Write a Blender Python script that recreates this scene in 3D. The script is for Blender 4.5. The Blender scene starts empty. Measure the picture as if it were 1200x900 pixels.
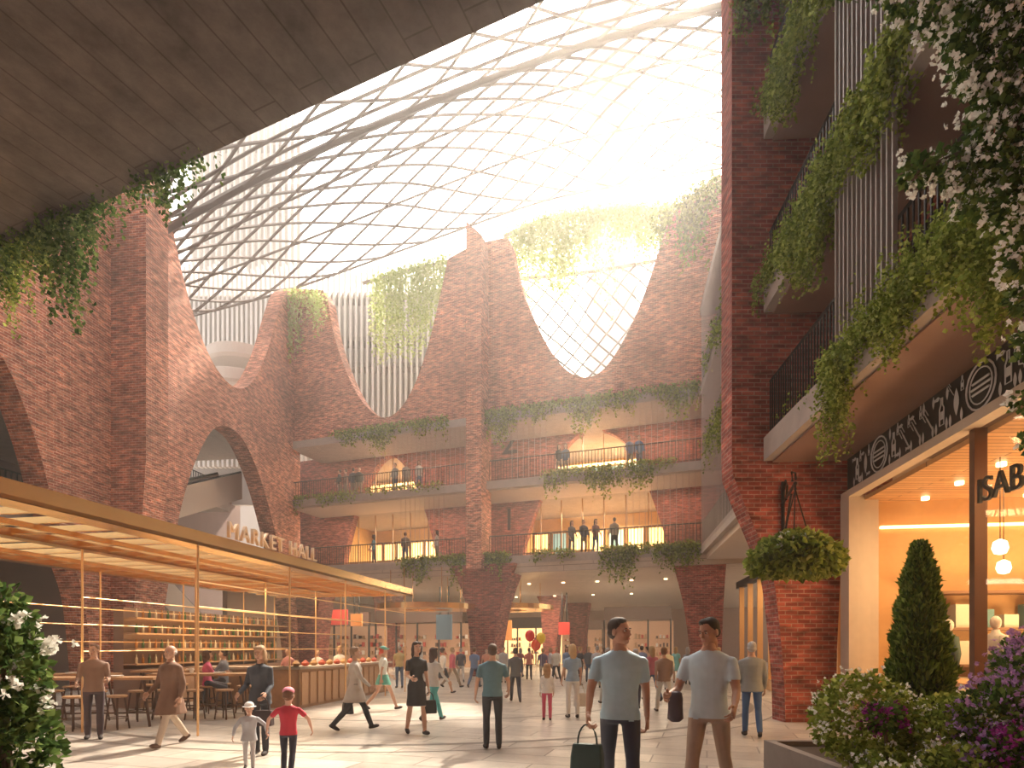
import bpy, bmesh, math, random
import numpy as np
from mathutils import Vector, Matrix
from mathutils.geometry import tessellate_polygon
random.seed(7); RNG=np.random.default_rng(11)
F=700.0; HY=757.0; CH=1.6
scene=bpy.context.scene
def P(px,py,Y): return Vector(((px-600)/F*Y, Y, CH+(HY-py)/F*Y))
def G(px,fy):
    Y=CH*F/(fy-HY); return ((px-600)/F*Y, Y)
# ------------------------------------------------------------ materials
_M={}
def nt(m): return m.node_tree.nodes, m.node_tree.links
def mat(name,col,rough=.6,metal=0,emit=None,es=0,noise=0,nscale=8,bump=0,spec=.5):
    if name in _M: return _M[name]
    m=bpy.data.materials.new(name); m.use_nodes=True; N,L=nt(m); b=N['Principled BSDF']
    b.inputs['Base Color'].default_value=(*col,1); b.inputs['Roughness'].default_value=rough
    b.inputs['Metallic'].default_value=metal; b.inputs['Specular IOR Level'].default_value=spec
    if emit: b.inputs['Emission Color'].default_value=(*emit,1); b.inputs['Emission Strength'].default_value=es
    if noise or bump:
        tc=N.new('ShaderNodeTexCoord'); no=N.new('ShaderNodeTexNoise'); no.inputs['Scale'].default_value=nscale; no.inputs['Detail'].default_value=5
        L.new(tc.outputs['Object'],no.inputs['Vector'])
        if noise:
            mx=N.new('ShaderNodeMix'); mx.data_type='RGBA'
            mx.inputs['A'].default_value=(*[c*(1-noise) for c in col],1); mx.inputs['B'].default_value=(*[min(1,c*(1+noise)) for c in col],1)
            L.new(no.outputs['Fac'],mx.inputs['Factor']); L.new(mx.outputs['Result'],b.inputs['Base Color'])
        if bump:
            bp=N.new('ShaderNodeBump'); bp.inputs['Strength'].default_value=bump; L.new(no.outputs['Fac'],bp.inputs['Height']); L.new(bp.outputs[0],b.inputs['Normal'])
    _M[name]=m; return m
def brick_mat(name,c1,c2,mortar,dark=.5):
    m=bpy.data.materials.new(name); m.use_nodes=True; N,L=nt(m); b=N['Principled BSDF']
    uv=N.new('ShaderNodeUVMap'); br=N.new('ShaderNodeTexBrick')
    br.inputs['Scale'].default_value=1; br.inputs['Brick Width'].default_value=.26; br.inputs['Row Height'].default_value=.09
    br.inputs['Mortar Size'].default_value=.010; br.inputs['Mortar Smooth'].default_value=.2; br.inputs['Bias'].default_value=-.1
    br.inputs['Color1'].default_value=(*c1,1); br.inputs['Color2'].default_value=(*c2,1); br.inputs['Mortar'].default_value=(*mortar,1)
    L.new(uv.outputs[0],br.inputs['Vector'])
    no=N.new('ShaderNodeTexNoise'); no.inputs['Scale'].default_value=.35; no.inputs['Detail'].default_value=6; L.new(uv.outputs[0],no.inputs['Vector'])
    mp=N.new('ShaderNodeMapping'); mp.inputs['Scale'].default_value=(3.2,9.5,1); L.new(uv.outputs[0],mp.inputs['Vector'])
    wn=N.new('ShaderNodeTexNoise'); wn.inputs['Scale'].default_value=.8; wn.inputs['Detail'].default_value=2; L.new(mp.outputs[0],wn.inputs['Vector'])
    r1=N.new('ShaderNodeMapRange'); r1.inputs['From Min'].default_value=.3; r1.inputs['From Max'].default_value=.7; r1.inputs['To Min'].default_value=.68; r1.inputs['To Max'].default_value=1.25
    L.new(no.outputs['Fac'],r1.inputs['Value'])
    r2=N.new('ShaderNodeMapRange'); r2.inputs['From Min'].default_value=.3; r2.inputs['From Max'].default_value=.7; r2.inputs['To Min'].default_value=dark; r2.inputs['To Max'].default_value=1.4
    L.new(wn.outputs['Fac'],r2.inputs['Value'])
    mu=N.new('ShaderNodeMath'); mu.operation='MULTIPLY'; L.new(r1.outputs[0],mu.inputs[0]); L.new(r2.outputs[0],mu.inputs[1])
    hs=N.new('ShaderNodeHueSaturation'); L.new(mu.outputs[0],hs.inputs['Value']); L.new(br.outputs['Color'],hs.inputs['Color'])
    L.new(hs.outputs[0],b.inputs['Base Color']); b.inputs['Roughness'].default_value=.85
    bp=N.new('ShaderNodeBump'); bp.inputs['Strength'].default_value=.5; bp.inputs['Distance'].default_value=.01; bp.invert=True
    L.new(br.outputs['Fac'],bp.inputs['Height']); L.new(bp.outputs[0],b.inputs['Normal'])
    return m
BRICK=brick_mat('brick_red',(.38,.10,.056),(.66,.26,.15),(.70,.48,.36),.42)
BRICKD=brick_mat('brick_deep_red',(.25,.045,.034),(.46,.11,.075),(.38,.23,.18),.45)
def plank_mat(name,c1,c2,joint,bw,rh,ms,rough=.6,nz=.5,bump=.3):
    m=bpy.data.materials.new(name); m.use_nodes=True; N,L=nt(m); b=N['Principled BSDF']
    uv=N.new('ShaderNodeUVMap'); br=N.new('ShaderNodeTexBrick'); br.inputs['Scale'].default_value=1
    br.inputs['Brick Width'].default_value=bw; br.inputs['Row Height'].default_value=rh; br.inputs['Mortar Size'].default_value=ms
    br.inputs['Color1'].default_value=(*c1,1); br.inputs['Color2'].default_value=(*c2,1); br.inputs['Mortar'].default_value=(*joint,1)
    L.new(uv.outputs[0],br.inputs['Vector'])
    no=N.new('ShaderNodeTexNoise'); no.inputs['Scale'].default_value=2.2; no.inputs['Detail'].default_value=10; no.inputs['Roughness'].default_value=.7
    L.new(uv.outputs[0],no.inputs['Vector'])
    r=N.new('ShaderNodeMapRange'); r.inputs['From Min'].default_value=.3; r.inputs['From Max'].default_value=.7; r.inputs['To Min'].default_value=1-nz/2; r.inputs['To Max'].default_value=1+nz/2
    L.new(no.outputs['Fac'],r.inputs['Value'])
    hs=N.new('ShaderNodeHueSaturation'); L.new(r.outputs[0],hs.inputs['Value']); L.new(br.outputs['Color'],hs.inputs['Color']); L.new(hs.outputs[0],b.inputs['Base Color'])
    b.inputs['Roughness'].default_value=rough
    bp=N.new('ShaderNodeBump'); bp.inputs['Strength'].default_value=bump; bp.inputs['Distance'].default_value=.01; L.new(no.outputs['Fac'],bp.inputs['Height']); L.new(bp.outputs[0],b.inputs['Normal'])
    return m
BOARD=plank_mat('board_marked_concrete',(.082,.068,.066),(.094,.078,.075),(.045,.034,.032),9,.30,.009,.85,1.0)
PAVE=plank_mat('stone_paving',(.36,.32,.285),(.54,.485,.42),(.14,.12,.105),1.5,.6,.012,.30,.45,.08)
TIMBER=plank_mat('timber_soffit',(.50,.27,.12),(.62,.36,.17),(.12,.06,.03),3,.14,.012,.45,.3,.1)
CONC=mat('concrete_light',(.44,.375,.335),.8,noise=.25,nscale=3,bump=.15)
SOFF=mat('soffit_plaster',(.58,.48,.41),.6,noise=.08,nscale=2)
DARK=mat('dark_metal',(.03,.025,.025),.45,.6)
STEEL=mat('bronze_steel',(.11,.068,.05),.5,.2)
GOLD=mat('brushed_brass',(.95,.58,.25),.24,.95,noise=.15,nscale=3)
GOLDS=mat('brass_satin',(.80,.50,.24),.35,.7)
WHITEF=mat('white_fin',(.78,.74,.70),.6)
CREAM=mat('cream_stone',(.55,.45,.36),.6,noise=.1)
BLACK=mat('black_board',(.02,.02,.022),.5)
WHITE=mat('white_paint',(.8,.8,.78),.6)
WOOD=mat('oak_wood',(.42,.24,.12),.5,noise=.3,nscale=6)
WARMW=mat('warm_interior_wall',(.78,.52,.22),.7,noise=.15,nscale=2)
LAMP=mat('lamp_glow',(1,.8,.5),.5,emit=(1,.72,.38),es=6)
GLOWW=mat('warm_glow_panel',(1,.75,.4),.5,emit=(1,.62,.26),es=1.8)  # surfaces that glow in place of lit interiors, not lamps
def glass_mat():
    m=bpy.data.materials.new('clear_glass'); m.use_nodes=True; N,L=nt(m); N.remove(N['Principled BSDF'])
    o=N['Material Output']; t=N.new('ShaderNodeBsdfTransparent'); g=N.new('ShaderNodeBsdfGlossy'); g.inputs['Roughness'].default_value=.03
    t.inputs[0].default_value=(.97,.96,.95,1); mx=N.new('ShaderNodeMixShader'); mx.inputs[0].default_value=.07
    L.new(t.outputs[0],mx.inputs[1]); L.new(g.outputs[0],mx.inputs[2]); L.new(mx.outputs[0],o.inputs[0]); return m
GLASS=glass_mat()
def leaf_mat(name,cols,trans=.35):
    m=bpy.data.materials.new(name); m.use_nodes=True; N,L=nt(m); N.remove(N['Principled BSDF']); o=N['Material Output']
    g=N.new('ShaderNodeNewGeometry'); cr=N.new('ShaderNodeValToRGB'); e=cr.color_ramp.elements
    e[0].color=(*cols[0],1); e[1].color=(*cols[-1],1)
    for i,c in enumerate(cols[1:-1]):
        x=e.new((i+1)/(len(cols)-1)); x.color=(*c,1)
    L.new(g.outputs['Random Per Island'],cr.inputs[0])
    d=N.new('ShaderNodeBsdfDiffuse'); t=N.new('ShaderNodeBsdfTranslucent'); L.new(cr.outputs[0],d.inputs[0]); L.new(cr.outputs[0],t.inputs[0])
    mx=N.new('ShaderNodeMixShader'); mx.inputs[0].default_value=trans; L.new(d.outputs[0],mx.inputs[1]); L.new(t.outputs[0],mx.inputs[2]); L.new(mx.outputs[0],o.inputs[0]); return m
LEAF=leaf_mat('leaf_hanging',[(.10,.14,.025),(.22,.28,.05),(.44,.48,.13)],.5)
LEAFD=leaf_mat('leaf_dark',[(.02,.045,.015),(.05,.09,.025),(.10,.15,.04)],.35)
LEAFM=leaf_mat('leaf_mid_green',[(.03,.065,.02),(.08,.14,.035),(.20,.27,.08)],.4)
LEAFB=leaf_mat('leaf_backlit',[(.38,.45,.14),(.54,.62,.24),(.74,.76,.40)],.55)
CONI=leaf_mat('conifer_needles',[(.05,.10,.02),(.13,.20,.03),(.28,.35,.08)],.3)
FLW=leaf_mat('white_petals',[(.8,.8,.74),(.95,.95,.9)],.3)
FLP=leaf_mat('purple_petals',[(.32,.18,.42),(.58,.36,.64)],.3)
FLD=leaf_mat('magenta_petals',[(.22,.03,.18),(.42,.08,.35)],.3)
# ------------------------------------------------------------ mesh builder
def link(o,parent=None):
    scene.collection.objects.link(o)
    if parent: o.parent=parent
    return o
def empty(name,loc=(0,0,0)):
    e=bpy.data.objects.new(name,None); scene.collection.objects.link(e); return e
class MB:
    def __init__(s): s.v=[];s.f=[];s.m=[]
    def add(s,vs,fs,mi=0):
        b=len(s.v); s.v+= [tuple(v) for v in vs]; s.f+=[tuple(i+b for i in f) for f in fs]; s.m+=[mi]*len(fs)
    def obox(s,o,a,b,c,mi=0):
        o,a,b,c=Vector(o),Vector(a),Vector(b),Vector(c)
        s.add([o,o+a,o+a+b,o+b,o+c,o+a+c,o+a+b+c,o+b+c],[(0,3,2,1),(4,5,6,7),(0,1,5,4),(1,2,6,5),(2,3,7,6),(3,0,4,7)],mi)
    def box(s,x0,x1,y0,y1,z0,z1,mi=0): s.obox((x0,y0,z0),(x1-x0,0,0),(0,y1-y0,0),(0,0,z1-z0),mi)
    def tube(s,pts,r,n=6,mi=0,caps=True):
        pts=[Vector(p) for p in pts]; R=r if isinstance(r,(list,tuple)) else [r]*len(pts); vs=[];fs=[]
        for i,p in enumerate(pts):
            t=(pts[min(i+1,len(pts)-1)]-pts[max(i-1,0)])
            if t.length<1e-9: t=Vector((0,0,1))
            t.normalize(); a=Vector((0,0,1)) if abs(t.z)<.9 else Vector((1,0,0)); x=t.cross(a).normalized(); y=t.cross(x)
            for k in range(n):
                an=2*math.pi*k/n; vs.append(p+x*math.cos(an)*R[i]+y*math.sin(an)*R[i])
        for i in range(len(pts)-1):
            for k in range(n): k2=(k+1)%n; fs.append((i*n+k,i*n+k2,(i+1)*n+k2,(i+1)*n+k))
        if caps: fs.append(tuple(range(n))[::-1]); fs.append(tuple((len(pts)-1)*n+k for k in range(n)))
        s.add(vs,fs,mi)
    def loft(s,rings,mi=0,caps=True):
        n=len(rings[0]); vs=[v for r in rings for v in r]; fs=[]
        for i in range(len(rings)-1):
            for k in range(n): k2=(k+1)%n; fs.append((i*n+k,i*n+k2,(i+1)*n+k2,(i+1)*n+k))
        if caps: fs.append(tuple(range(n))[::-1]); fs.append(tuple((len(rings)-1)*n+k for k in range(n)))
        s.add(vs,fs,mi)
    def lathe(s,c,prof,n=16,mi=0,caps=True):
        s.loft([[Vector((c[0]+r*math.cos(2*math.pi*k/n),c[1]+r*math.sin(2*math.pi*k/n),c[2]+z)) for k in range(n)] for r,z in prof],mi,caps)
    def ell(s,c,r,nu=12,nv=8,mi=0):
        rings=[]
        for j in range(nv+1):
            th=math.pi*(j+.02)/(nv+.04); rings.append([(c[0]+r[0]*math.sin(th)*math.cos(2*math.pi*k/nu),c[1]+r[1]*math.sin(th)*math.sin(2*math.pi*k/nu),c[2]-r[2]*math.cos(th)) for k in range(nu)])
        s.loft(rings,mi)
    def build(s,name,mats,smooth=False,uv=False,parent=None,recalc=True):
        me=bpy.data.meshes.new(name); me.from_pydata(s.v,[],s.f); me.update()
        if not isinstance(mats,(list,tuple)): mats=[mats]
        for m in mats: me.materials.append(m)
        me.polygons.foreach_set('material_index',s.m)
        if recalc:
            bm=bmesh.new(); bm.from_mesh(me); bmesh.ops.recalc_face_normals(bm,faces=bm.faces); bm.to_mesh(me); bm.free()
        if uv: boxuv(me)
        if smooth: me.polygons.foreach_set('use_smooth',[True]*len(me.polygons))
        o=bpy.data.objects.new(name,me); return link(o,parent)
def boxuv(me,rot=None):
    ul=me.uv_layers.new(name='UVMap')
    for p in me.polygons:
        n=p.normal
        if abs(n.z)<.7:
            t=Vector((-n.y,n.x,0)).normalized()
            for li in p.loop_indices:
                c=me.vertices[me.loops[li].vertex_index].co; ul.data[li].uv=(c.dot(t),c.z)
        else:
            for li in p.loop_indices:
                c=me.vertices[me.loops[li].vertex_index].co
                ul.data[li].uv=(c.x,c.y) if not rot else (c.x*rot[0]+c.y*rot[1],-c.x*rot[1]+c.y*rot[0])
class Fr:
    def __init__(s,p0,d,n):
        s.p0=Vector((*p0,0)); s.d=Vector((*d,0)).normalized(); s.n=Vector((*n,0)).normalized()
    def w(s,u,w,z): return s.p0+s.d*u+s.n*w+Vector((0,0,z))
    def hit(s,px,w=0):
        k=(px-600)/F; o=s.p0+s.n*w
        u=(k*o.y-o.x)/(s.d.x-k*s.d.y); return u,o.y+u*s.d.y
    def u(s,px,w=0): return s.hit(px,w)[0]
    def uz(s,px,py,w=0):
        u,Y=s.hit(px,w); return (u,CH+(HY-py)/F*Y)
    def box(s,mb,u0,u1,w0,w1,z0,z1,mi=0):
        mb.obox(s.w(u0,w0,z0),s.d*(u1-u0),s.n*(w1-w0),(0,0,z1-z0),mi)
FB=Fr((-1.83,32),(2.857,-1),(-1,-2.857))
FL=Fr((-13.07,35.9),(.14,1),(1,-.14))
FS=Fr((5.2,0),(.14,1),(-1,.14))
FE=Fr((4.17,0),(.085,1),(-1,.085))
FF=Fr((4.0,0),(.173,1),(-1,.173))
def cr(pts,n=5):
    out=[]; q=[pts[0]]+list(pts)+[pts[-1]]
    for i in range(1,len(q)-2):
        p0,p1,p2,p3=[np.array(x,float) for x in q[i-1:i+3]]
        for k in range(n):
            t=k/n; out.append(tuple(.5*((2*p1)+(-p0+p2)*t+(2*p0-5*p1+4*p2-p3)*t*t+(-p0+3*p1-3*p2+p3)*t**3)))
    out.append(tuple(pts[-1])); return out
def wall_poly(name,outer,fr,w0,th,m,parent=None):
    n=len(outer); tri=tessellate_polygon([[Vector((a,b,0)) for a,b in outer]])
    vs=[fr.w(a,w0,b) for a,b in outer]+[fr.w(a,w0-th,b) for a,b in outer]
    fs=[];uvs=[]
    for t in tri:
        fs.append(tuple(t)); uvs.append([outer[i] for i in t])
        fs.append(tuple(i+n for i in reversed(t))); uvs.append([outer[i] for i in reversed(t)])
    al=0
    for i in range(n):
        j=(i+1)%n; L=math.dist(outer[i],outer[j]); fs.append((i,j,j+n,i+n)); uvs.append([(0,al),(0,al+L),(th,al+L),(th,al)]); al+=L
    me=bpy.data.meshes.new(name); me.from_pydata(vs,[],fs); ul=me.uv_layers.new(name='UVMap'); k=0
    for u in uvs:
        for c in u: ul.data[k].uv=c; k+=1
    me.materials.append(m); bm=bmesh.new(); bm.from_mesh(me); bmesh.ops.recalc_face_normals(bm,faces=bm.faces); bm.to_mesh(me); bm.free()
    return link(bpy.data.objects.new(name,me),parent)
def area(name,loc,size,energy,col=(1,.7,.4),rot=(0,0,0),sy=None):
    l=bpy.data.lights.new(name,'AREA'); l.energy=energy; l.color=col; l.size=size
    if sy: l.shape='RECTANGLE'; l.size_y=sy
    o=bpy.data.objects.new(name,l); o.location=loc; o.rotation_euler=rot; scene.collection.objects.link(o); return o
# ------------------------------------------------------------ people
def eval_remesh(mb,vox,sm):
    me=bpy.data.meshes.new('t'); me.from_pydata(mb.v,[],mb.f); bm=bmesh.new(); bm.from_mesh(me); bmesh.ops.recalc_face_normals(bm,faces=bm.faces); bm.to_mesh(me); bm.free()
    o=bpy.data.objects.new('t',me); scene.collection.objects.link(o)
    r=o.modifiers.new('r','REMESH'); r.mode='VOXEL'; r.voxel_size=vox
    if sm: s=o.modifiers.new('s','SMOOTH'); s.iterations=sm; s.factor=.5
    dg=bpy.context.evaluated_depsgraph_get(); e=o.evaluated_get(dg); m2=e.to_mesh()
    V=np.empty(len(m2.vertices)*3); m2.vertices.foreach_get('co',V); V=V.reshape(-1,3)
    Fc=[tuple(p.vertices) for p in m2.polygons]
    e.to_mesh_clear(); bpy.data.objects.remove(o); bpy.data.meshes.remove(me)
    C=np.array([V[list(f)].mean(0) for f in Fc]) if Fc else np.zeros((0,3))
    return V,Fc,C
_heads={}
def head(style,vox):
    key=(style,vox)
    if key in _heads: return _heads[key]
    mb=MB(); E=[]
    def e(c,r,lab): mb.ell(c,r,16,12); E.append((np.array(c),np.array(r),lab))
    e((0,-.012,.03),(.074,.094,.088),0); e((0,.018,-.028),(.062,.073,.086),0); e((0,.052,-.085),(.034,.034,.028),0)
    for s in(-1,1): e((s*.036,.015,-.055),(.024,.05,.042),0); e((s*.036,.062,-.018),(.022,.018,.018),0)
    e((0,.094,-.008),(.010,.013,.028),0); e((0,.101,-.026),(.016,.017,.012),0)
    for s in(-1,1): e((s*.077,-.008,-.010),(.011,.02,.03),0)
    e((0,.066,.028),(.050,.022,.010),0); e((0,-.022,-.10),(.048,.050,.09),0)
    if style!='bald': e((0,-.028,.046),(.082,.096,.084),4)
    if style=='bald': e((0,-.04,.0),(.081,.082,.05),4); e((0,-.07,.03),(.06,.045,.05),4)
    if style in('short','cap'): e((0,-.045,-.01),(.079,.074,.060),4); e((.015,.018,.092),(.055,.050,.034),4)
    if style=='long':
        e((0,-.05,-.03),(.091,.072,.10),4); e((0,-.06,-.12),(.088,.055,.09),4); e((0,-.066,-.19),(.075,.042,.06),4)
        for s in(-1,1): e((s*.076,.0,-.04),(.018,.045,.10),4); e((s*.03,.03,.085),(.05,.05,.035),4)
    if style=='bun': e((0,-.04,-.01),(.081,.075,.065),4); e((0,-.125,.05),(.04,.04,.04),4)
    if style=='cap': e((0,-.012,.065),(.091,.106,.07),5); e((0,.11,.05),(.065,.06,.012),5)
    if style=='hat': e((0,-.012,.065),(.093,.106,.075),5); e((0,-.005,.035),(.145,.155,.012),5)
    V,Fc,C=eval_remesh(mb,vox,2)
    best=np.full(len(C),9.); lab=np.zeros(len(C),int)
    for c,r,l in E:
        d=(np.linalg.norm((C-c)/r,axis=1)-1)*r.min()
        k=d<best; best[k]=d[k]; lab[k]=l
    x=MB()
    for s in(-1,1):
        x.ell((s*.029,.074,.006),(.014,.010,.008),8,6,8); x.ell((s*.029,.0825,.006),(.0068,.004,.0068),6,5,6)
        x.ell((s*.03,.084,.027),(.020,.008,.0045),6,5,4)
    x.ell((0,.088,-.062),(.025,.009,.0075),8,6,7)
    _heads[key]=(V,Fc,lab,np.array(x.v),x.f,x.m); return _heads[key]
def hand_mesh(curl=25):
    mb=MB()
    rings=[]
    for z,wy,tx in((.02,.026,.022),(0,.028,.02),(-.03,.038,.017),(-.07,.043,.014),(-.095,.040,.011)):
        rings.append([(tx*math.cos(a),wy*math.sin(a),z) for a in [2*math.pi*k/10 for k in range(10)]])
    mb.loft(rings)
    for i,(y,L,r) in enumerate(((.030,.075,.0088),(.010,.085,.009),(-.011,.078,.0086),(-.030,.060,.0076))):
        p=Vector((0,y*.9,-.075)); a=math.radians(8); pts=[p]
        for k,fr in enumerate((.5,.45,.35)):
            a+=math.radians(curl*(0.5 if k==0 else 1)); L2=L*fr*(1.3 if k==0 else .9)
            p=p+Vector((-math.sin(a)*L2,(y*.12)*fr,-math.cos(a)*L2)); pts.append(p)
        mb.tube(pts,[r*1.1,r,r*.95,r*.7],6)
    mb.tube([(0,.022,-.015),(-.008,.052,-.042),(-.016,.062,-.068),(-.022,.060,-.09)],[.014,.012,.010,.0075],6)
    return np.array(mb.v),mb.f
HV,HF=hand_mesh(); HVg,HFg=hand_mesh(55)
def cmat(kind,col):
    return mat('%s_%02x%02x%02x'%(kind,*[int(min(1,c)*255) for c in col]),col,.75 if kind!='skin' else .5,noise=.14 if kind!='skin' else 0,nscale=14,bump=.2 if kind=='cloth' else 0)
def person(name,X,Y,H,yaw,shirt=(.3,.3,.35),pants=(.04,.05,.08),skin=(.55,.32,.22),hair=(.05,.03,.02),shoes=(.03,.02,.02),extra=(.5,.5,.5),
           style='short',female=False,L=(4,6,0),R=(-4,3,0),la=(4,9,14),ra=(2,9,14),lean=0,hy=0,ht=0,sleeve='long',coat=0,skirt=0,z0=0,vox=.022,seat=None,child=False,shorts=False,grip=False):
    mb=MB(); S=[]; s=H/1.75; hs=1.0*(1.32 if child else 1)
    def seg(a,b,ra,rb,l): S.append((np.array(a),np.array(b),ra,rb,l))
    def limb(pts,rr):
        pts=[Vector(p) for p in pts]; rings=[];n=10
        t0=(pts[1]-pts[0]).normalized(); t1=(pts[-1]-pts[-2]).normalized()
        pp=[pts[0]-t0*rr[0]*.6]+pts+[pts[-1]+t1*rr[-1]*.6]; r2=[rr[0]*.55]+list(rr)+[rr[-1]*.55]
        for i,p in enumerate(pp):
            t=(pp[min(i+1,len(pp)-1)]-pp[max(0,i-1)]).normalized(); x=Vector((1,0,0)); x=(x-t*x.dot(t)).normalized(); y=t.cross(x)
            rings.append([p+x*math.cos(2*math.pi*k/n)*r2[i]+y*math.sin(2*math.pi*k/n)*r2[i] for k in range(n)])
        mb.loft(rings)
    hipz=.93; low=9; legs=[]
    for sx,(ha,ka,fp) in((-1,L),(1,R)):
        a=math.radians(ha); b=math.radians(ha-ka); hip=Vector((sx*.09,0,hipz)); kn=hip+Vector((sx*.008,math.sin(a)*.43,-math.cos(a)*.43)); an=kn+Vector((0,math.sin(b)*.42,-math.cos(b)*.42))
        f=math.radians(fp); fd=Vector((sx*.15,math.cos(f),-math.sin(f))).normalized(); up=Vector((0,math.sin(f),math.cos(f)))
        heel=an-up*.045-fd*.045; toe=an-up*.052+fd*.15
        low=min(low,heel.z-.038,toe.z-.028); legs.append((hip,kn,an,heel,toe,fd))
    dz=-low if seat is None else seat/s-hipz+.10
    D=Vector((0,0,dz)); zz=lambda z:z+dz
    pl=2 if not skirt else 0
    for hip,kn,an,heel,toe,fd in legs:
        hip,kn,an,heel,toe=[p+D for p in(hip,kn,an,heel,toe)]
        bare=skirt or shorts; k=.9 if bare else 1.08
        m1=(hip+kn)/2; m2=kn.lerp(an,.35)
        limb([hip,m1,kn,m2,an],[.088,.078*(.95 if female else 1),.056*k,.058*k,.038*(1 if bare else 1.35)])
        seg(hip,m1,.088,.078,2 if (shorts or not skirt) else 0); seg(m1,kn,.078,.056,(2 if shorts else pl)); seg(kn,an,.056,.04,0 if bare else 2)
        limb([heel,heel.lerp(toe,.35),heel.lerp(toe,.75),toe],[.036,.042,.042,.028]); seg(heel,toe,.038,.03,3)
        limb([an,an+(heel-an)*.5],[.036,.038]); seg(an,an+(heel-an)*.7,.03,.03,3)
    ln=math.tan(math.radians(lean)); off=lambda z:(z-hipz)*ln
    if female: T=[(.84,.15,.115),(.92,.168,.12),(1.0,.15,.105),(1.1,.122,.09),(1.2,.135,.105),(1.29,.15,.125),(1.37,.165,.10),(1.415,.14,.08),(1.445,.085,.062),(1.47,.052,.05),(1.53,.045,.047)]
    else: T=[(.84,.162,.122),(.92,.168,.122),(1.0,.16,.116),(1.1,.155,.112),(1.22,.172,.12),(1.32,.19,.122),(1.39,.195,.10),(1.43,.165,.085),(1.46,.10,.068),(1.485,.06,.058),(1.54,.054,.056)]
    if coat: T=[(z,a+.018,b+.018) if z<1.44 else (z,a,b) for z,a,b in T]
    mb.loft([[(a*math.cos(t),off(z)+b*math.sin(t),zz(z)) for t in [2*math.pi*k/16 for k in range(16)]] for z,a,b in T])
    hem=.87
    seg((0,off(.84),zz(.80)),(0,off(hem),zz(hem-.04)),.12,.12,2 if not skirt else 5); seg((0,off(hem),zz(hem)),(0,off(1.40),zz(1.40)),.14,.15,1); seg((0,off(1.5),zz(1.5)),(0,off(1.54),zz(1.54)),.055,.055,0)
    if coat or skirt:
        ln2=coat or skirt; lab_c=1 if coat else 5; z1=1.02; z2=.93-ln2; r0=(.16,.12) if not female else (.135,.105)
        sw=max(abs(math.sin(math.radians(L[0]))),abs(math.sin(math.radians(R[0]))))*.3*ln2/.4
        rs=[]
        for k in range(6):
            t=k/5; z=z1+(z2-z1)*t; rs.append([((r0[0]+.05*t+.01)*math.cos(q)*(1+.05*math.sin(5*q)*t),(r0[1]+.04*t+sw*t+.01)*math.sin(q),zz(z)) for q in [2*math.pi*j/20 for j in range(20)]])
        mb.loft(rs); seg((0,0,zz(z1)),(0,0,zz(z2)),r0[0],.22,lab_c)
    hands=[]
    sh=.160 if female else .188
    for sx,(sw,ab,el) in((-1,la),(1,ra)):
        S0=Vector((sx*sh,off(1.385),zz(1.382))); a=math.radians(sw); c=math.radians(ab)
        ud=Vector((sx*math.sin(c),math.sin(a)*math.cos(c),-math.cos(a)*math.cos(c))).normalized(); E0=S0+ud*.28
        e=math.radians(sw+el); fd=Vector((sx*math.sin(c)*.3,math.sin(e),-math.cos(e))).normalized(); W=E0+fd*.24
        k=(.9 if female else 1)*(1.15 if coat else 1); bs=1.12 if sleeve=='long' else .95
        if sleeve=='short': limb([S0,S0.lerp(E0,.35),S0.lerp(E0,.62)],[.054*k,.055*k,.055*k])
        limb([S0,S0.lerp(E0,.45),E0,E0.lerp(W,.4),W],[.052*k,.048*k,.040*k*bs,.037*k*bs,.026*bs])
        ls=1 if sleeve!='none' else 0; mm=S0.lerp(E0,.6)
        seg(S0,mm,.058,.05,ls); seg(mm,E0,.045,.04,1 if sleeve=='long' else 0); seg(E0,W,.04,.03,1 if sleeve=='long' else 0); hands.append((sx,W,fd))
    V,Fc,C=eval_remesh(mb,vox,3 if vox<.03 else 1)
    best=np.full(len(C),9.); lab=np.zeros(len(C),int); arm=np.zeros(len(C),bool)
    for i_,(a,b,ra_,rb_,l) in enumerate(S):
        ab=b-a; t=np.clip(((C-a)@ab)/max(1e-9,ab@ab),0,1); d=np.linalg.norm(C-(a+t[:,None]*ab),axis=1)-(ra_+(rb_-ra_)*t)
        k=d<best; best[k]=d[k]; lab[k]=l; arm[k]=i_>=len(S)-6
    z_=C[:,2]-dz
    lab[(z_>1.468)&(np.hypot(C[:,0],C[:,1]-off(1.5))<.09)]=0
    if seat is None and not coat and not skirt:
        cen=~arm&(np.abs(C[:,1])<.2)
        lab[cen&(lab==2)&(z_>hem)]=1; lab[cen&(lab==1)&(z_<=hem)]=2
    if seat is None and (coat or skirt):
        lab[~arm&(z_>z2+.005)&(z_<1.0)]=lab_c; low_=~arm&(z_<=z2+.005)&(lab!=3); lab[low_]=2 if coat else 0
    AV=[V*s]; AF=list(Fc); AM=list(lab); base=len(V)
    hv,hf,hl,xv,xf,xm=head(style,.0075 if vox<.02 else .010 if vox<.03 else .018)
    Rz=np.array(Matrix.Rotation(math.radians(hy),3,'Z')@Matrix.Rotation(math.radians(ht),3,'X'))
    hc=np.array((0,off(1.6)+.012,zz(1.632+(.03 if child else 0))))
    for vv,ff,ml in((hv,hf,hl),(xv,xf,xm)):
        AV.append(((vv*hs)@Rz.T+hc)*s); AF+=[tuple(i+base for i in f) for f in ff]; AM+=list(ml); base+=len(vv)
    hp=[]
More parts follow.
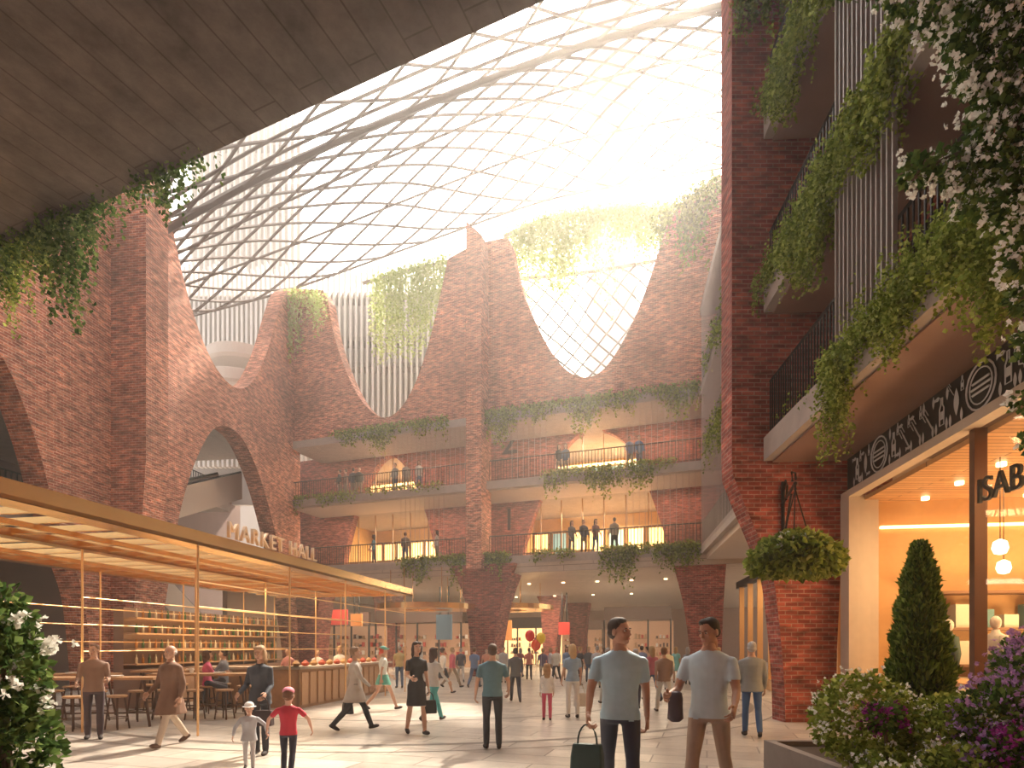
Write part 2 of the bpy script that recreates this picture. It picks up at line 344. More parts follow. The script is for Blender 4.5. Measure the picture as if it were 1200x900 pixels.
    for sx,W,fd in hands:
        hv2,hf2=(HVg,HFg) if grip else (HV,HF)
        z=-fd; y=Vector((0,1,0)); y=(y-z*y.dot(z))
        if y.length<.2: y=Vector((0,0,1))-z*z.z
        y.normalize(); x=y.cross(z)
        M=np.array([[x.x,y.x,z.x],[x.y,y.y,z.y],[x.z,y.z,z.z]]); q=hv2.copy(); 
        if sx<0: q[:,0]*=-1
        q=(q*1.0)@M.T+np.array(W); AV.append(q*s); AF+=[tuple(i+base for i in f) for f in hf2]; AM+=[0]*len(hf2); base+=len(hv2)
        hp.append(W+fd*.09)
    me=bpy.data.meshes.new(name); AVn=np.vstack(AV); me.from_pydata(AVn.tolist(),[],AF)
    for m in(cmat('skin',skin),cmat('cloth',shirt),cmat('cloth',pants),cmat('shoe',shoes),cmat('hair',hair),cmat('cloth',extra),cmat('eye',(.02,.015,.01)),cmat('skin',(.40,.15,.12)),cmat('eye',(.65,.62,.58))): me.materials.append(m)
    me.polygons.foreach_set('material_index',AM); me.polygons.foreach_set('use_smooth',[True]*len(AF))
    o=bpy.data.objects.new(name,me); o.location=(X,Y,z0); o.rotation_euler=(0,0,math.radians(yaw)); link(o)
    Mw=Matrix.Translation((X,Y,z0))@Matrix.Rotation(math.radians(yaw),4,'Z')
    return [Mw@(p*s) for p in hp]
WALK=dict(L=(26,6,-12),R=(-20,22,28),la=(-22,8,18),ra=(22,8,25)); WALK2=dict(L=(-20,22,28),R=(26,6,-12),la=(22,8,25),ra=(-22,8,18))
def pp(name,px,fy,hy_,yaw,**k):
    X,Y=G(px,fy); H=(fy-hy_)/F*Y; return person(name,X,Y,H,yaw,**k)
def bag(name,p,w,h,d,col,yaw=0,strap=.18):
    mb=MB(); rings=[]
    for t,kw,kd in((0,.9,.9),(.05,1,1),(.6,.97,.85),(.95,.88,.6),(1,.84,.5)):
        z=-strap-h+h*t; rings.append([(w/2*kw*a,d/2*kd*b,z) for a,b in((-1,-.8),(-.9,-1),(.9,-1),(1,-.8),(1,.8),(.9,1),(-.9,1),(-1,.8))])
    mb.loft(rings)
    mb.tube([(math.cos(t)*w*.3,0,-strap+math.sin(t)*strap) for t in [math.pi*k/10 for k in range(11)]],.009,6)
    o=mb.build(name,cmat('leather',col)); o.location=p; o.rotation_euler=(0,0,math.radians(yaw)); return o
NEAR=.015
h=person('man_in_blue_tshirt',1.04,5.75,1.93,172,shirt=(.34,.48,.58),pants=(.03,.035,.06),hair=(.04,.025,.02),skin=(.40,.21,.14),sleeve='short',vox=NEAR,hy=52,grip=True,L=(26,6,-12),R=(-20,22,28),la=(-15,8,18),ra=(16,14,20))
bag('shopping_bag',h[1],.30,.28,.14,(.03,.06,.06),158)
h=person('man_in_beige_trousers',1.93,5.85,1.93,150,shirt=(.48,.58,.65),pants=(.36,.26,.2),hair=(.03,.02,.015),skin=(.40,.21,.14),sleeve='short',vox=NEAR,hy=-25,ht=-14,
       L=(-20,22,28),R=(26,6,-12),la=(18,12,40),ra=(10,16,72))
mb=MB(); c=h[1]; mb.loft([[Vector((c.x+.135+a*math.cos(t)*(1+.12*math.sin(3*t)),c.y+b*math.sin(t)+.11,c.z+z)) for t in [2*math.pi*k/16 for k in range(16)]] for z,a,b in((.045,.03,.03),(.03,.06,.06),(-.03,.07,.065),(-.12,.068,.05),(-.22,.075,.045),(-.25,.04,.02))]); mb.build('folded_jacket',cmat('cloth',(.09,.07,.09)),smooth=True)
h=pp('man_in_teal_shirt',577,877,755,8,shirt=(.10,.20,.25),pants=(.025,.025,.035),hair=(.10,.06,.04),vox=NEAR,la=(4,14,20),ra=(4,18,40),L=(3,4,0),R=(-6,4,0),sleeve='short')
h=pp('man_in_grey_jacket',881,863,752,-12,shirt=(.26,.27,.27),pants=(.06,.12,.26),hair=(.45,.42,.4),vox=NEAR,coat=.1,L=(10,4,0),R=(-10,12,14),la=(5,8,20),ra=(0,8,20))
h=pp('man_in_brown_coat',200,874,753,160,shirt=(.20,.11,.07),pants=(.52,.42,.33),hair=(.45,.42,.4),style='bald',vox=NEAR,coat=.34,shoes=(.1,.05,.03),L=(24,4,-14),R=(-18,20,26),la=(-8,10,25),ra=(8,10,40))
h=pp('man_in_brown_shirt',110,866,755,-150,shirt=(.28,.17,.12),pants=(.07,.05,.06),hair=(.2,.1,.05),vox=NEAR,la=(10,8,75),ra=(15,8,60),hy=-20)
h=pp('woman_in_patterned_top',305,884,757,175,shirt=(.06,.07,.09),pants=(.03,.03,.04),hair=(.42,.27,.15),style='long',female=True,vox=NEAR,la=(10,10,50),ra=(10,10,50),coat=.12,ht=-12)
bag('handbag',h[0],.28,.22,.12,(.05,.03,.03),175)
h=pp('child_in_sun_hat',292,902,826,-160,shirt=(.42,.44,.48),pants=(.5,.5,.52),hair=(.5,.35,.2),extra=(.8,.78,.74),style='hat',child=True,vox=NEAR,la=(10,50,10),ra=(5,35,20),skin=(.6,.38,.28),L=(10,8,0),R=(-8,14,10),coat=.14)
h=pp('child_in_red_shirt',338,912,810,10,shirt=(.50,.03,.06),pants=(.03,.03,.05),hair=(.15,.07,.04),extra=(.75,.25,.33),style='cap',child=True,vox=NEAR,la=(10,45,15),ra=(15,42,10),skin=(.55,.32,.24),L=(12,20,6),R=(-14,18,12),sleeve='short')
h=pp('woman_in_pale_coat',416,856,755,-70,shirt=(.50,.44,.38),pants=(.03,.03,.035),hair=(.28,.17,.1),style='short',female=True,vox=NEAR,coat=.3,**WALK)
bag('duffel_bag',h[0],.42,.26,.2,(.015,.015,.02),-70,.12)
h=pp('woman_in_green_top',449,832,755,-60,shirt=(.7,.72,.66),pants=(.12,.4,.32),hair=(.6,.1,.06),style='cap',extra=(.12,.4,.32),female=True,vox=.02,skirt=.2,sleeve='short',**WALK2)
h=pp('woman_in_black_dress',488,861,752,-150,shirt=(.025,.022,.025),pants=(.02,.02,.02),extra=(.025,.022,.025),hair=(.04,.02,.015),style='long',female=True,vox=NEAR,skirt=.38,sleeve='short',L=(14,4,-5),R=(-10,12,16),la=(0,8,20),ra=(12,8,70))
bag('handbag',h[0],.26,.24,.12,(.02,.02,.02),20,.14)
pp('woman_in_teal_trousers',508,846,756,-40,shirt=(.6,.58,.55),pants=(.08,.35,.36),hair=(.08,.04,.03),style='long',female=True,vox=.02,**WALK)
pp('woman_in_white_blouse',519,813,757,-50,shirt=(.75,.73,.7),pants=(.03,.03,.04),extra=(.03,.03,.04),hair=(.08,.04,.03),style='bun',female=True,vox=.024,skirt=.3,**WALK2)
pp('man_in_grey_shirt',604,823,757,5,shirt=(.13,.13,.14),pants=(.04,.04,.06),vox=.022,**WALK)
pp('girl_in_pink_leggings',641,844,780,0,shirt=(.75,.72,.7),pants=(.6,.10,.18),hair=(.4,.24,.12),style='long',child=True,female=True,vox=.02,L=(3,4,0),R=(-3,4,0))
h=pp('woman_in_blue_top',671,841,755,10,shirt=(.28,.40,.55),pants=(.7,.68,.65),hair=(.55,.38,.2),style='long',female=True,vox=.02,sleeve='short',la=(5,12,20))
bag('tote_bag',h[1],.3,.3,.1,(.6,.55,.5),10,.2)
def seated(name,px,Y,seat,H,yaw,**k):
    person(name,(px-600)/F*Y,Y,H,yaw,seat=seat,L=(82,82,0),R=(74,74,0),la=(35,8,60),ra=(35,8,60),**k)
seated('seated_woman_in_pink',243,14.2,.62,1.66,-60,shirt=(.65,.12,.25),pants=(.05,.05,.07),hair=(.1,.05,.03),style='long',female=True,vox=.022)
seated('seated_man_in_dark_shirt',262,15.2,.62,1.72,100,shirt=(.2,.22,.28),pants=(.05,.05,.07),vox=.024)
crowd=[('shop_attendant',398,816,757,180,(.8,.78,.75)),('shop_attendant',338,822,757,150,(.45,.2,.2)),('shop_attendant',372,812,760,180,(.7,.68,.66)),
('shopper',468,806,757,30,(.5,.4,.2)),('shopper',540,800,758,10,(.1,.1,.13)),('shopper',556,806,757,-20,(.12,.2,.4)),('shopper',590,800,758,170,(.5,.5,.5)),
('shopper',620,797,758,0,(.6,.2,.15)),('shopper',652,800,757,160,(.7,.68,.6)),('shopper',700,806,757,-10,(.45,.45,.5)),('shopper',712,826,757,10,(.75,.74,.7)),
('shopper',735,812,758,180,(.3,.08,.08)),('shopper',752,803,757,0,(.15,.2,.4)),('shopper',764,822,755,12,(.45,.12,.16)),('shopper',782,808,757,170,(.7,.6,.35)),
('shopper',792,800,758,-30,(.2,.5,.5)),('shopper',778,836,756,0,(.25,.16,.12)),('shopper',842,806,757,20,(.7,.7,.7)),('shopper',690,799,758,180,(.1,.12,.15)),
('shopper',570,797,759,180,(.7,.3,.2)),('shopper',636,800,758,0,(.15,.12,.2)),('shopper',493,800,757,100,(.6,.6,.6)),('shopper',806,803,757,-20,(.12,.12,.14)),
('shopper',726,799,757,20,(.6,.62,.66)),('shopper',664,797,758,180,(.2,.3,.5)),('shopper',745,830,758,-15,(.62,.6,.58)),('shopper',530,806,757,-60,(.62,.14,.2)),
('shopper',680,803,758,-60,(.05,.05,.06)),('shopper',708,799,758,90,(.5,.1,.1)),('shopper',580,801,758,-30,(.6,.55,.4)),('shopper',758,797,758,60,(.6,.4,.3)),('shopper',645,796,758,-90,(.6,.6,.62)),('shopper',610,794,758,30,(.3,.1,.1))]
ri=random.Random(3)
for i,(n,px,fy,hyy,yaw,c) in enumerate(crowd):
    fem=ri.random()<.5
    pp(n,px,fy,hyy,yaw,shirt=c,pants=ri.choice([(.03,.03,.05),(.06,.1,.2),(.3,.24,.18),(.5,.48,.45)]),hair=ri.choice([(.04,.02,.015),(.15,.07,.03),(.4,.26,.12),(.3,.28,.27)]),
       style='long' if fem else 'short',female=fem,vox=.03,skirt=.35 if fem and i%3==0 else 0,extra=c,sleeve='short' if i%2 else 'long',**(WALK if i%3==1 else {} if i%3==0 else WALK2))
def balc(name,px,z,yaw,c,w=-.45,**k):
    u,Y=FB.hit(px,w); q=FB.w(u,w,z); fem=ri.random()<.4
    person(name,q.x,q.y,1.75,yaw,shirt=c,pants=ri.choice([(.03,.03,.05),(.06,.1,.2),(.3,.24,.18)]),hair=(.05,.03,.02),style='long' if fem else 'short',female=fem,vox=.035,z0=z,la=(12,8,20),ra=(8,8,20),**k)
Z1,Z2,Z3=6.3,10.3,13.8
for px,c in((398,(.03,.03,.04)),(405,(.2,.1,.08)),(414,(.04,.05,.08)),(421,(.03,.03,.03)),(463,(.3,.3,.3)),(476,(.4,.35,.3)),(491,(.6,.55,.5)),(655,(.06,.05,.06)),(663,(.06,.1,.18)),(738,(.2,.25,.4)),(749,(.10,.2,.4))):
    balc('balcony_visitor',px,Z2,ri.choice([10,160,200,90]),c)
for px,c in((438,(.1,.25,.35)),(475,(.15,.08,.05)),(512,(.5,.45,.42)),(670,(.1,.1,.12)),(684,(.05,.06,.1)),(698,(.2,.08,.08)),(720,(.3,.25,.2))):
    balc('balcony_visitor',px,Z1,ri.choice([10,160,200,90]),c)
# ------------------------------------------------------------ floor and ceiling
mb=MB(); mb.add([(-45,-14,0),(40,-14,0),(40,85,0),(-45,85,0)],[(0,1,2,3)]); fl=mb.build('floor',PAVE,recalc=False); boxuv(fl.data,(.95,-.31))
mb=MB()
for r,wd in((9.3,.16),(10.0,.05),(13.6,.16),(14.4,.05),(6.2,.10)):
    c=Vector((-2.5,19,0)); n=96
    for k in range(n):
        a0,a1=2*math.pi*k/n,2*math.pi*(k+1)/n
        mb.add([c+Vector((math.cos(a)*q,math.sin(a)*q,.004)) for a,q in((a0,r),(a1,r),(a1,r+wd),(a0,r+wd))],[(0,1,2,3)])
mb.build('floor_inlay_ring',mat('inlay',(.17,.145,.125),.4),recalc=False)
E0=Vector((-6.97,8.13,0)); ed=Vector((7.255,-3.14,0)).normalized(); en=Vector((-ed.y,ed.x,0))*-1
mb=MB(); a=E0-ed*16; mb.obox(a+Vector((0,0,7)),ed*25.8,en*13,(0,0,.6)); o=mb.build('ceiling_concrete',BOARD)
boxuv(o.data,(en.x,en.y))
mb=MB(); mb.box(-30,26,-13,-12.5,0,26); mb.build('light_blocker_rear',BRICKD,uv=True)  # unseen mass added behind the camera to block sky light
mb=MB(); mb.box(-30,26,-13,7.5,26,26.5); mb.box(9.6,26,7.5,14,24.2,24.7); mb.build('light_blocker_roof',CONC)  # unseen cover added overhead so light enters only through the gridshell
mb=MB(); mb.box(20,20.5,-13,30,0,24.2); mb.build('light_blocker_right',BRICKD,uv=True)  # unseen mass added on the right to keep sky light out
# ------------------------------------------------------------ left brick wall
q=lambda px,py:FL.uz(px,py)
g=lambda px:(FL.u(px),0.0)
out=[(FL.u(-260),0),(FL.u(-260),19),(FL.u(0),19.0),q(150,215),q(186,215)]
out+=cr([q(198,245),q(207,290),q(220,345),q(238,400),q(258,438),q(278,455),q(296,447),q(312,415),q(324,375),q(334,345),q(345,338)],4)
out+=[(.7,out[-1][1]),(.7,0),g(349)]
out+=cr([q(347,765),q(341,720),q(330,660),q(318,605),q(305,560),q(288,520),q(274,504),q(262,499),q(249,504),q(236,525),q(222,560),q(210,605),q(202,655),q(192,720),q(187,775)],4)
out+=[g(186),g(108)]
out+=cr([q(106,770),q(98,700),q(80,645),q(62,590),q(48,535),q(28,475),q(5,422),q(-25,390),q(-60,385),q(-95,420),q(-130,520),q(-165,640),q(-180,760)],4)
out+=[g(-182)]
wl=empty('wall_left')
wall_poly('brick_arcade',out,FL,0,.9,BRICK,wl)
uf=FL.u(130); 
def fin(fr,prof,u0,u1,m,name,par):
    n=len(prof); vs=[fr.w(u0,a,b) for a,b in prof]+[fr.w(u1,a,b) for a,b in prof]; mb=MB()
    mb.add(vs,[tuple(range(n)),tuple(range(n,2*n))]+[(i,(i+1)%n,(i+1)%n+n,i+n) for i in range(n)]); return mb.build(name,m,uv=True,parent=par)
fin(FL,[(-.9,0),(.75,0),(.95,3),(1.3,6.5),(1.45,8.5),(1.45,19.2),(.6,19.9),(-.9,19.9)],uf,uf+1.15,BRICK,'brick_fin',wl)
mb=MB()
for z in(Z1,Z2): FL.box(mb,-26,-14,-8,-1.1,z-.5,z); FL.box(mb,-14,0,-8,-4.2,z-.5,z)
mb.build('balcony_slab_left',CONC)
mb=MB(); FL.box(mb,-28,8,-9,-8.6,0,12.5); mb.build('wall_left_rear',mat('dim_plaster',(.20,.13,.11),.8,noise=.2,nscale=1))
mb=MB(); FL.box(mb,-28,0,-9,-.95,13.0,13.4); mb.build('roof_slab_left',CONC)
def railing(name,pts,h=1.1,step=.14,r=.012,m=None,post=None):
    mb=MB()
    for a,b in zip(pts[:-1],pts[1:]):
        a=Vector(a);b=Vector(b);n=max(1,int((b-a).length/step))
        for i in range(n+1):
            p=a.lerp(b,i/n); mb.obox(p-Vector((r,r,0)),(2*r,0,0),(0,2*r,0),(0,0,h))
        for z,rr in((h,.03),(.1,.018)): mb.tube([a+Vector((0,0,z)),b+Vector((0,0,z))],rr,4)
    return mb.build(name,m or DARK,recalc=False)
for z in(Z1,Z2): railing('balcony_railing',[FL.w(-26,-1.3,z),FL.w(-14,-1.3,z),FL.w(-14,-4.3,z),FL.w(-1,-4.3,z)],step=.2,r=.018)
mb=MB()
for zl,zh,s0,s1 in((Z1,Z2,-12.5,-3.0),(0,Z1,-3.0,-12.5)):
    for w in(-1.6,-3.0):
        a=FL.w(s0,w,zl-.1); b=FL.w(s1,w,zh-.1); mb.obox(a,b-a,FL.n*.10,(0,0,1.0),0); mb.tube([a+Vector((0,0,1.05)),b+Vector((0,0,1.05))],.06,6,1)
    a=FL.w(s0,-3.0,zl-.55); b=FL.w(s1,-3.0,zh-.55); mb.obox(a,b-a,FL.n*1.5,(0,0,.45),0)
    n=22
    for i in range(n): c=FL.w(s0+(s1-s0)*i/n,-2.9,zl+(zh-zl)*i/n-.1); mb.obox(c,FL.d*(s1-s0)/n,FL.n*1.3,(0,0,.2),1)
mb.build('escalator',[mat('escalator_panel',(.50,.44,.40),.4,.3),DARK])
# ------------------------------------------------------------ back block
wb=empty('wall_back')
q=lambda px,py:FB.uz(px,py)
out=[(FB.u(345),13.7)]+[q(345,338),q(378,340)]+cr([q(384,352),q(392,395),q(406,436),q(424,470),q(447,489),q(468,480),q(487,448),q(503,400),q(516,345),q(525,303)],5)
out+=[q(545,292),q(566,284),q(594,278)]+cr([q(598,284),q(606,322),q(620,362),q(640,402),q(661,431),q(684,442),q(706,434),q(730,400),q(752,352),q(770,300),q(782,262)],5)
out+=[q(796,240),q(845,205),q(880,190),(FB.u(880),13.7)]
wall_poly('brick_facade',out,FB,0,.8,BRICK,wb)
uc0,uc1=FB.u(546,1.0),FB.u(564,1.0)
topz=FB.uz(550,258,1.0)[1]
mb=MB(); c0,c1=uc0,uc1
vs=[FB.w(c0,-.4,5.6),FB.w(c1,-.4,5.6),FB.w(c1,1,5.6),FB.w(c0,1,5.6),FB.w(c0,-.4,topz),FB.w(c1,-.4,topz-.9),FB.w(c1,1,topz-.9),FB.w(c0,1,topz)]
mb.add(vs,[(0,3,2,1),(4,5,6,7),(0,1,5,4),(1,2,6,5),(2,3,7,6),(3,0,4,7)])
mb.build('brick_fin',BRICK,uv=True,parent=wb)
W=-2.8; q=lambda px,py:FB.uz(px,py,W); g=lambda px,z:(FB.u(px,W),z)
out=[g(340,Z1),g(340,13.7),g(880,13.7),g(880,Z1),g(786,Z1)]
out+=cr([q(783,640),q(770,600),q(757,565),q(742,532),q(724,512),q(698,503),q(674,512),q(656,535),q(641,568),q(627,600),q(614,640)],4)+[g(612,Z1),g(514,Z1)]
out+=cr([q(511,650),q(500,605),q(487,570),q(473,545),q(457,534),q(442,545),q(428,572),q(415,605),q(404,650)],4)+[g(402,Z1)]
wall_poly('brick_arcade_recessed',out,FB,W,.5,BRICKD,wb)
sl=empty('balcony_block')
mb=MB(); u0,u1=FB.u(343),FB.u(846)
for z in(Z1,Z2,Z3): FB.box(mb,u0,u1,-8.5,.25,z-.42,z)
mb.build('balcony_slabs',CONC,parent=sl)
mb=MB()
for z in(Z1,Z2): FB.box(mb,u0,u1,-2.7,-.05,z-.47,z-.425)
mb.build('balcony_soffit_panels',SOFF,parent=sl)
for z in(Z1,Z2): railing('balcony_railing',[FB.w(u0,.1,z),FB.w(uc0-.1,.1,z)],step=.16,r=.014); railing('balcony_railing',[FB.w(uc1+.1,.1,z),FB.w(u1,.1,z)],step=.16,r=.014)
mb=MB()
for pa,pb,za,zb in((735,815,Z2,Z3),(735,815,Z1,Z2),(600,640,Z2,Z3),(470,520,Z1,Z2),(440,545,Z2,Z3)):
    ua,ub=FB.u(pa,.2),FB.u(pb,.2); n=int((ub-ua)/.28)
    for i in range(n+1): mb.tube([FB.w(ua+(ub-ua)*i/n,.2,za),FB.w(ua+(ub-ua)*i/n,.2,zb-.4)],.010,4)
mb.build('cable_screen',mat('cable',(.45,.36,.32),.4,.3),recalc=False)
mb=MB(); 
for (pa,pb) in((385,530),(595,800)):
    ua,ub=FB.u(pa,W),FB.u(pb,W)
    for z,t in((Z1,Z2-.42),(Z2,Z3-.42)):
        FB.box(mb,ua,ub,-8.2,-8.0,z,t,0); FB.box(mb,ua-.2,ua,-8.2,W-.5,z,t,0); FB.box(mb,ub,ub+.2,-8.2,W-.5,z,t,0)
        for i in range(8):
            u=ua+(ub-ua)*(i+.5)/8; FB.box(mb,u-.48,u+.48,-7.98,-7.6,z+.3,z+2.7,1); FB.box(mb,u-.42,u+.42,-7.59,-7.55,z+.5,z+2.5,3 if (i%3==1 or z>9) and pa>500 else 2)
        for i in range(4):
            u=ua+(ub-ua)*(i+.5)/4; FB.box(mb,u-.9,u+.9,-5.5,-4.8,z,z+.95,1)
        k=int((ub-ua)/1.1)
        for i in range(k): u=ua+(ub-ua)*(i+.5)/k; FB.box(mb,u-.03,u+.03,W-.62,W-.54,z,t,1)
        if z>9: FB.box(mb,ua,ub,-6.2,-6.1,t-.9,t-.75,2)
mb.build('restaurant_interior',[WARMW,WOOD,GLOWW,mat('teal_panel',(.20,.38,.42),.5,emit=(.25,.5,.55),es=.5)])
for pa,pb in((400,510),(612,786)):
    for z in(Z1,Z2):
        u=(FB.u(pa,W)+FB.u(pb,W))/2; p=FB.w(u,-5.2,z+2.95); area('restaurant_light',p,4,(950 if pa>500 else 500)*(1.3 if z>9 else 1),(1,.68,.34),(0,0,0),2)
yawB=math.atan2(FB.d.y,FB.d.x)
for z in(Z2,Z3):
    for ua,ub in((u0+.5,uc0-.5),(uc1+.5,u1-.5)): area('balcony_fill_light',FB.w((ua+ub)/2,-1.3,z-.55),ub-ua,210,(1,.74,.52),(0,0,yawB),.3)  # added fill strips that brighten the recessed brick, no fixtures there
def text(name,body,loc,rot,size,m,ext=.02,align='LEFT',parent=None):
    c=bpy.data.curves.new(name,'FONT'); c.body=body; c.size=size; c.extrude=ext; c.align_x=align; c.materials.append(m)
    o=bpy.data.objects.new(name,c); o.location=loc; o.rotation_euler=rot; return link(o,parent)
rotB=(math.pi/2,0,yawB)
SG=mat('sign_painted',(.05,.012,.01),.7)
text('level_number_sign','2',FB.w(FB.u(587,W+.05),W+.06,FB.uz(589,533,W)[1]),rotB,2.1,SG)
text('level_number_sign','1',FB.w(FB.u(588,W+.05),W+.06,FB.uz(589,622,W)[1]),rotB,1.8,SG)
cols=empty('tapered_brick_columns')
def tcol(name,t0,t1,m0,m1,b0,b1,w,th):
    q=lambda px,py:FB.uz(px,py,w)
    L=cr([(FB.u(t0,w),Z1-.42),q(m0,705),(FB.u(b0,w),1.4),(FB.u(b0,w),0)],3); Rr=cr([(FB.u(b1,w),0),(FB.u(b1,w),1.4),q(m1,705),(FB.u(t1,w),Z1-.42)],3)
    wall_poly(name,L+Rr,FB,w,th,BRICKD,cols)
tcol('column_center',529,604,545,588,551,578,.6,1.6); tcol('column_right',786,852,800,848,808,846,.2,1.4); tcol('column_left',343,385,347,374,350,368,.2,1.4)
tcol('column_mid',700-80,700-30,632,658,636,652,-14,1.2); tcol('column_rear',655,700,664,690,668,684,-22,1.2)
tcol('column_side',430,470,438,462,441,458,-10,1.2)
mb=MB(); FB.box(mb,u0-6,u1+8,-34,.25,Z1-.9,Z1-.42); mb.build('ceiling_concourse',plank_mat('concourse_soffit',(.50,.40,.32),(.56,.45,.36),(.2,.14,.1),3,.3,.012,.45,.2,.05),uv=True)
mb=MB(); FB.box(mb,u0-6,u1+8,-34.4,-34,0,6); FB.box(mb,u0-6.4,u0-6,-34,-1,0,6); mb.build('wall_concourse_rear',mat('rear_wall',(.35,.24,.18),.7,noise=.2))
shops=empty('concourse_shopfronts')
rs=random.Random(5)
def shopfront(pa,pb,w,h,lit,body=None,sign=None):
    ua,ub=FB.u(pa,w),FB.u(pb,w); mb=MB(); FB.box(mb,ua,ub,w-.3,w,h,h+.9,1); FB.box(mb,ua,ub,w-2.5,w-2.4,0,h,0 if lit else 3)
    n=max(2,int((ub-ua)/1.4))
    for i in range(n+1):
        u=ua+(ub-ua)*i/n; FB.box(mb,u-.05,u+.05,w-.1,w,0,h,2)
    for i in range(n):
        u=ua+(ub-ua)*(i+.5)/n
        for z in(.9,1.5,2.1):
            FB.box(mb,u-.5,u+.5,w-2.3,w-1.9,z,z+.05,4)
            for k in range(4): FB.box(mb,u-.42+k*.24,u-.3+k*.24,w-2.25,w-2.0,z+.05,z+.2+rs.random()*.2,rs.choice([1,4,5,6]))
    mb.build('shopfront_%d'%pa,[GLOWW,mat('fascia_brown',(.10,.05,.035),.5),DARK,mat('shop_dim_glow',(.35,.21,.13),.7,emit=(1,.5,.25),es=.25),WOOD,mat('pack_red',(.5,.06,.04),.5),mat('pack_white',(.7,.65,.6),.5)],parent=shops)  # back wall emission stands in for light inside the shops
shopfront(352,432,-7,3.1,False); shopfront(440,540,-9,3.3,False); shopfront(585,650,-20,3.2,True); shopfront(652,706,-30,3.3,False); shopfront(708,786,-12,3.4,False)
shopfront(545,584,-26,3.2,True)
mb=MB()
for a,b,w,z0,z1,mi in((385,408,-4,3.0,4.0,0),(412,425,-4,2.9,3.7,1),(512,530,-5,2.0,3.6,2),(560,575,-4,2.2,3.2,1),(655,668,-12,2.4,3.3,0),(590,600,-10,2.0,3.4,1)):
    FB.box(mb,FB.u(a,w),FB.u(b,w),w,w+.12,z0,z1,mi)
    FB.box(mb,FB.u(a,w)+.2,FB.u(a,w)+.28,w,w+.08,z1,Z1-.9,3); FB.box(mb,FB.u(b,w)-.28,FB.u(b,w)-.2,w,w+.08,z1,Z1-.9,3)
mb.build('hanging_signboard',[mat('sign_red',(.5,.04,.03),.5,emit=(.8,.06,.04),es=.15),mat('sign_orange',(.7,.28,.08),.5,emit=(.9,.3,.05),es=.15),mat('sign_blue',(.2,.32,.42),.5,emit=(.25,.5,.7),es=.06),DARK])
for px,w in((470,-5),(620,-10),(740,-6),(660,-24),(400,-4)):
    area('concourse_light',FB.w(FB.u(px,w),w,Z1-1.0),5,600,(1,.78,.54),(0,0,0),3)
mb=MB()
for px,w in [(x,-5) for x in range(620,800,40)]+[(x,-14) for x in range(560,780,45)]:
    mb.lathe(FB.w(FB.u(px,w),w,Z1-.96),[(.10,0),(.10,.05)],10)
mb.build('recessed_downlights',LAMP)
def ring(mb,c,ra,rb,z,h,n=48):
    for k in range(n):
        a0,a1=2*math.pi*k/n,2*math.pi*(k+1)/n
        o=[(c[0]+math.cos(a)*r*1.0,c[1]+math.sin(a)*r*.8) for a in(a0,a1) for r in(ra,rb)]
        v=[(x,y,zz_) for zz_ in(z,z+h) for x,y in o]; mb.add(v,[(0,1,3,2),(4,6,7,5),(0,2,6,4),(1,5,7,3)])
mb=MB(); ring(mb,(-.7,36),3.2,1.6,3.75,.28); ring(mb,(-4.5,31.5),2.6,1.2,3.5,.28)
for c,r in(((-.7,36),2.4),((-4.5,31.5),1.9)):
    for k in range(6): a=k*math.pi/3; mb.tube([(c[0]+math.cos(a)*r,c[1]+math.sin(a)*r*.8,3.9),(c[0]+math.cos(a)*r,c[1]+math.sin(a)*r*.8,5.4 if c[1]>33 else 5.6)],.02,5)
mb.build('golden_ring_canopy',GOLD,recalc=False)
# ------------------------------------------------------------ right wing
wr=empty('wall_right')
FP=Fr((0,12.5),(1,0),(0,-1))
Lp=[(4.6,24),(4.6,5.5)]+cr([(4.62,5.2),(4.85,4.6),(5.15,3.9),(5.45,3.1),(5.6,2.0),(5.7,0.8)],4)+[(5.72,0)]
Rp=[(6.78,0),(6.8,1.5),(6.88,3.2),(7.05,4.6),(7.15,5.4),(7.15,24)]
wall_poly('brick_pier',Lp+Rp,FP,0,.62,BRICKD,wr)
nb=empty('balcony_wing')
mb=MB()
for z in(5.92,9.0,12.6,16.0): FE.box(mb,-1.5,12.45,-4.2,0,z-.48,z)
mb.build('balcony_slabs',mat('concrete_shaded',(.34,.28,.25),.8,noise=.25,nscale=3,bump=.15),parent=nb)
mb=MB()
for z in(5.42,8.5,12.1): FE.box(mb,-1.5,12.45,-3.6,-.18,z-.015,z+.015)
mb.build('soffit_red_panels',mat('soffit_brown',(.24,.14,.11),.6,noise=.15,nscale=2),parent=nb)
mb=MB(); FS.box(mb,-1.5,12.5,-.3,0,5.9,24.2); mb.build('brick_upper_wall',BRICKD,uv=True,parent=wr)
mb=MB()
for z,t in((5.92,8.52),(9.0,12.1)):
    for i in range(7): FS.box(mb,1+i*1.6,2.1+i*1.6,0,.05,z,z+2.3)
mb.build('balcony_doors',mat('dark_glass',(.03,.03,.04),.1),parent=nb)
for z in(5.92,9.0,12.6): railing('balcony_railing',[FE.w(0,-.12,z),FE.w(12.4,-.12,z)],step=.12,r=.011,h=1.15)
mb=MB()
for z,t in((5.92,8.52),(9.0,12.12)):
    for a,b in((7.5,9.2),(3.0,4.2)):
        n=int((b-a)/.13)
        for i in range(n): u=a+(b-a)*i/n; FE.box(mb,u,u+.028,-.02,.04,z-.1,t+.1)
mb.build('vertical_louvre_screen',mat('louvre_grey',(.30,.26,.24),.5,.2),recalc=False)
sh=empty('shop_right')
mb=MB(); FS.box(mb,-1.5,12.3,-.25,.06,4.72,5.42); mb.build('sign_band_black',BLACK,parent=sh)
mb=MB(); rg=random.Random(9)
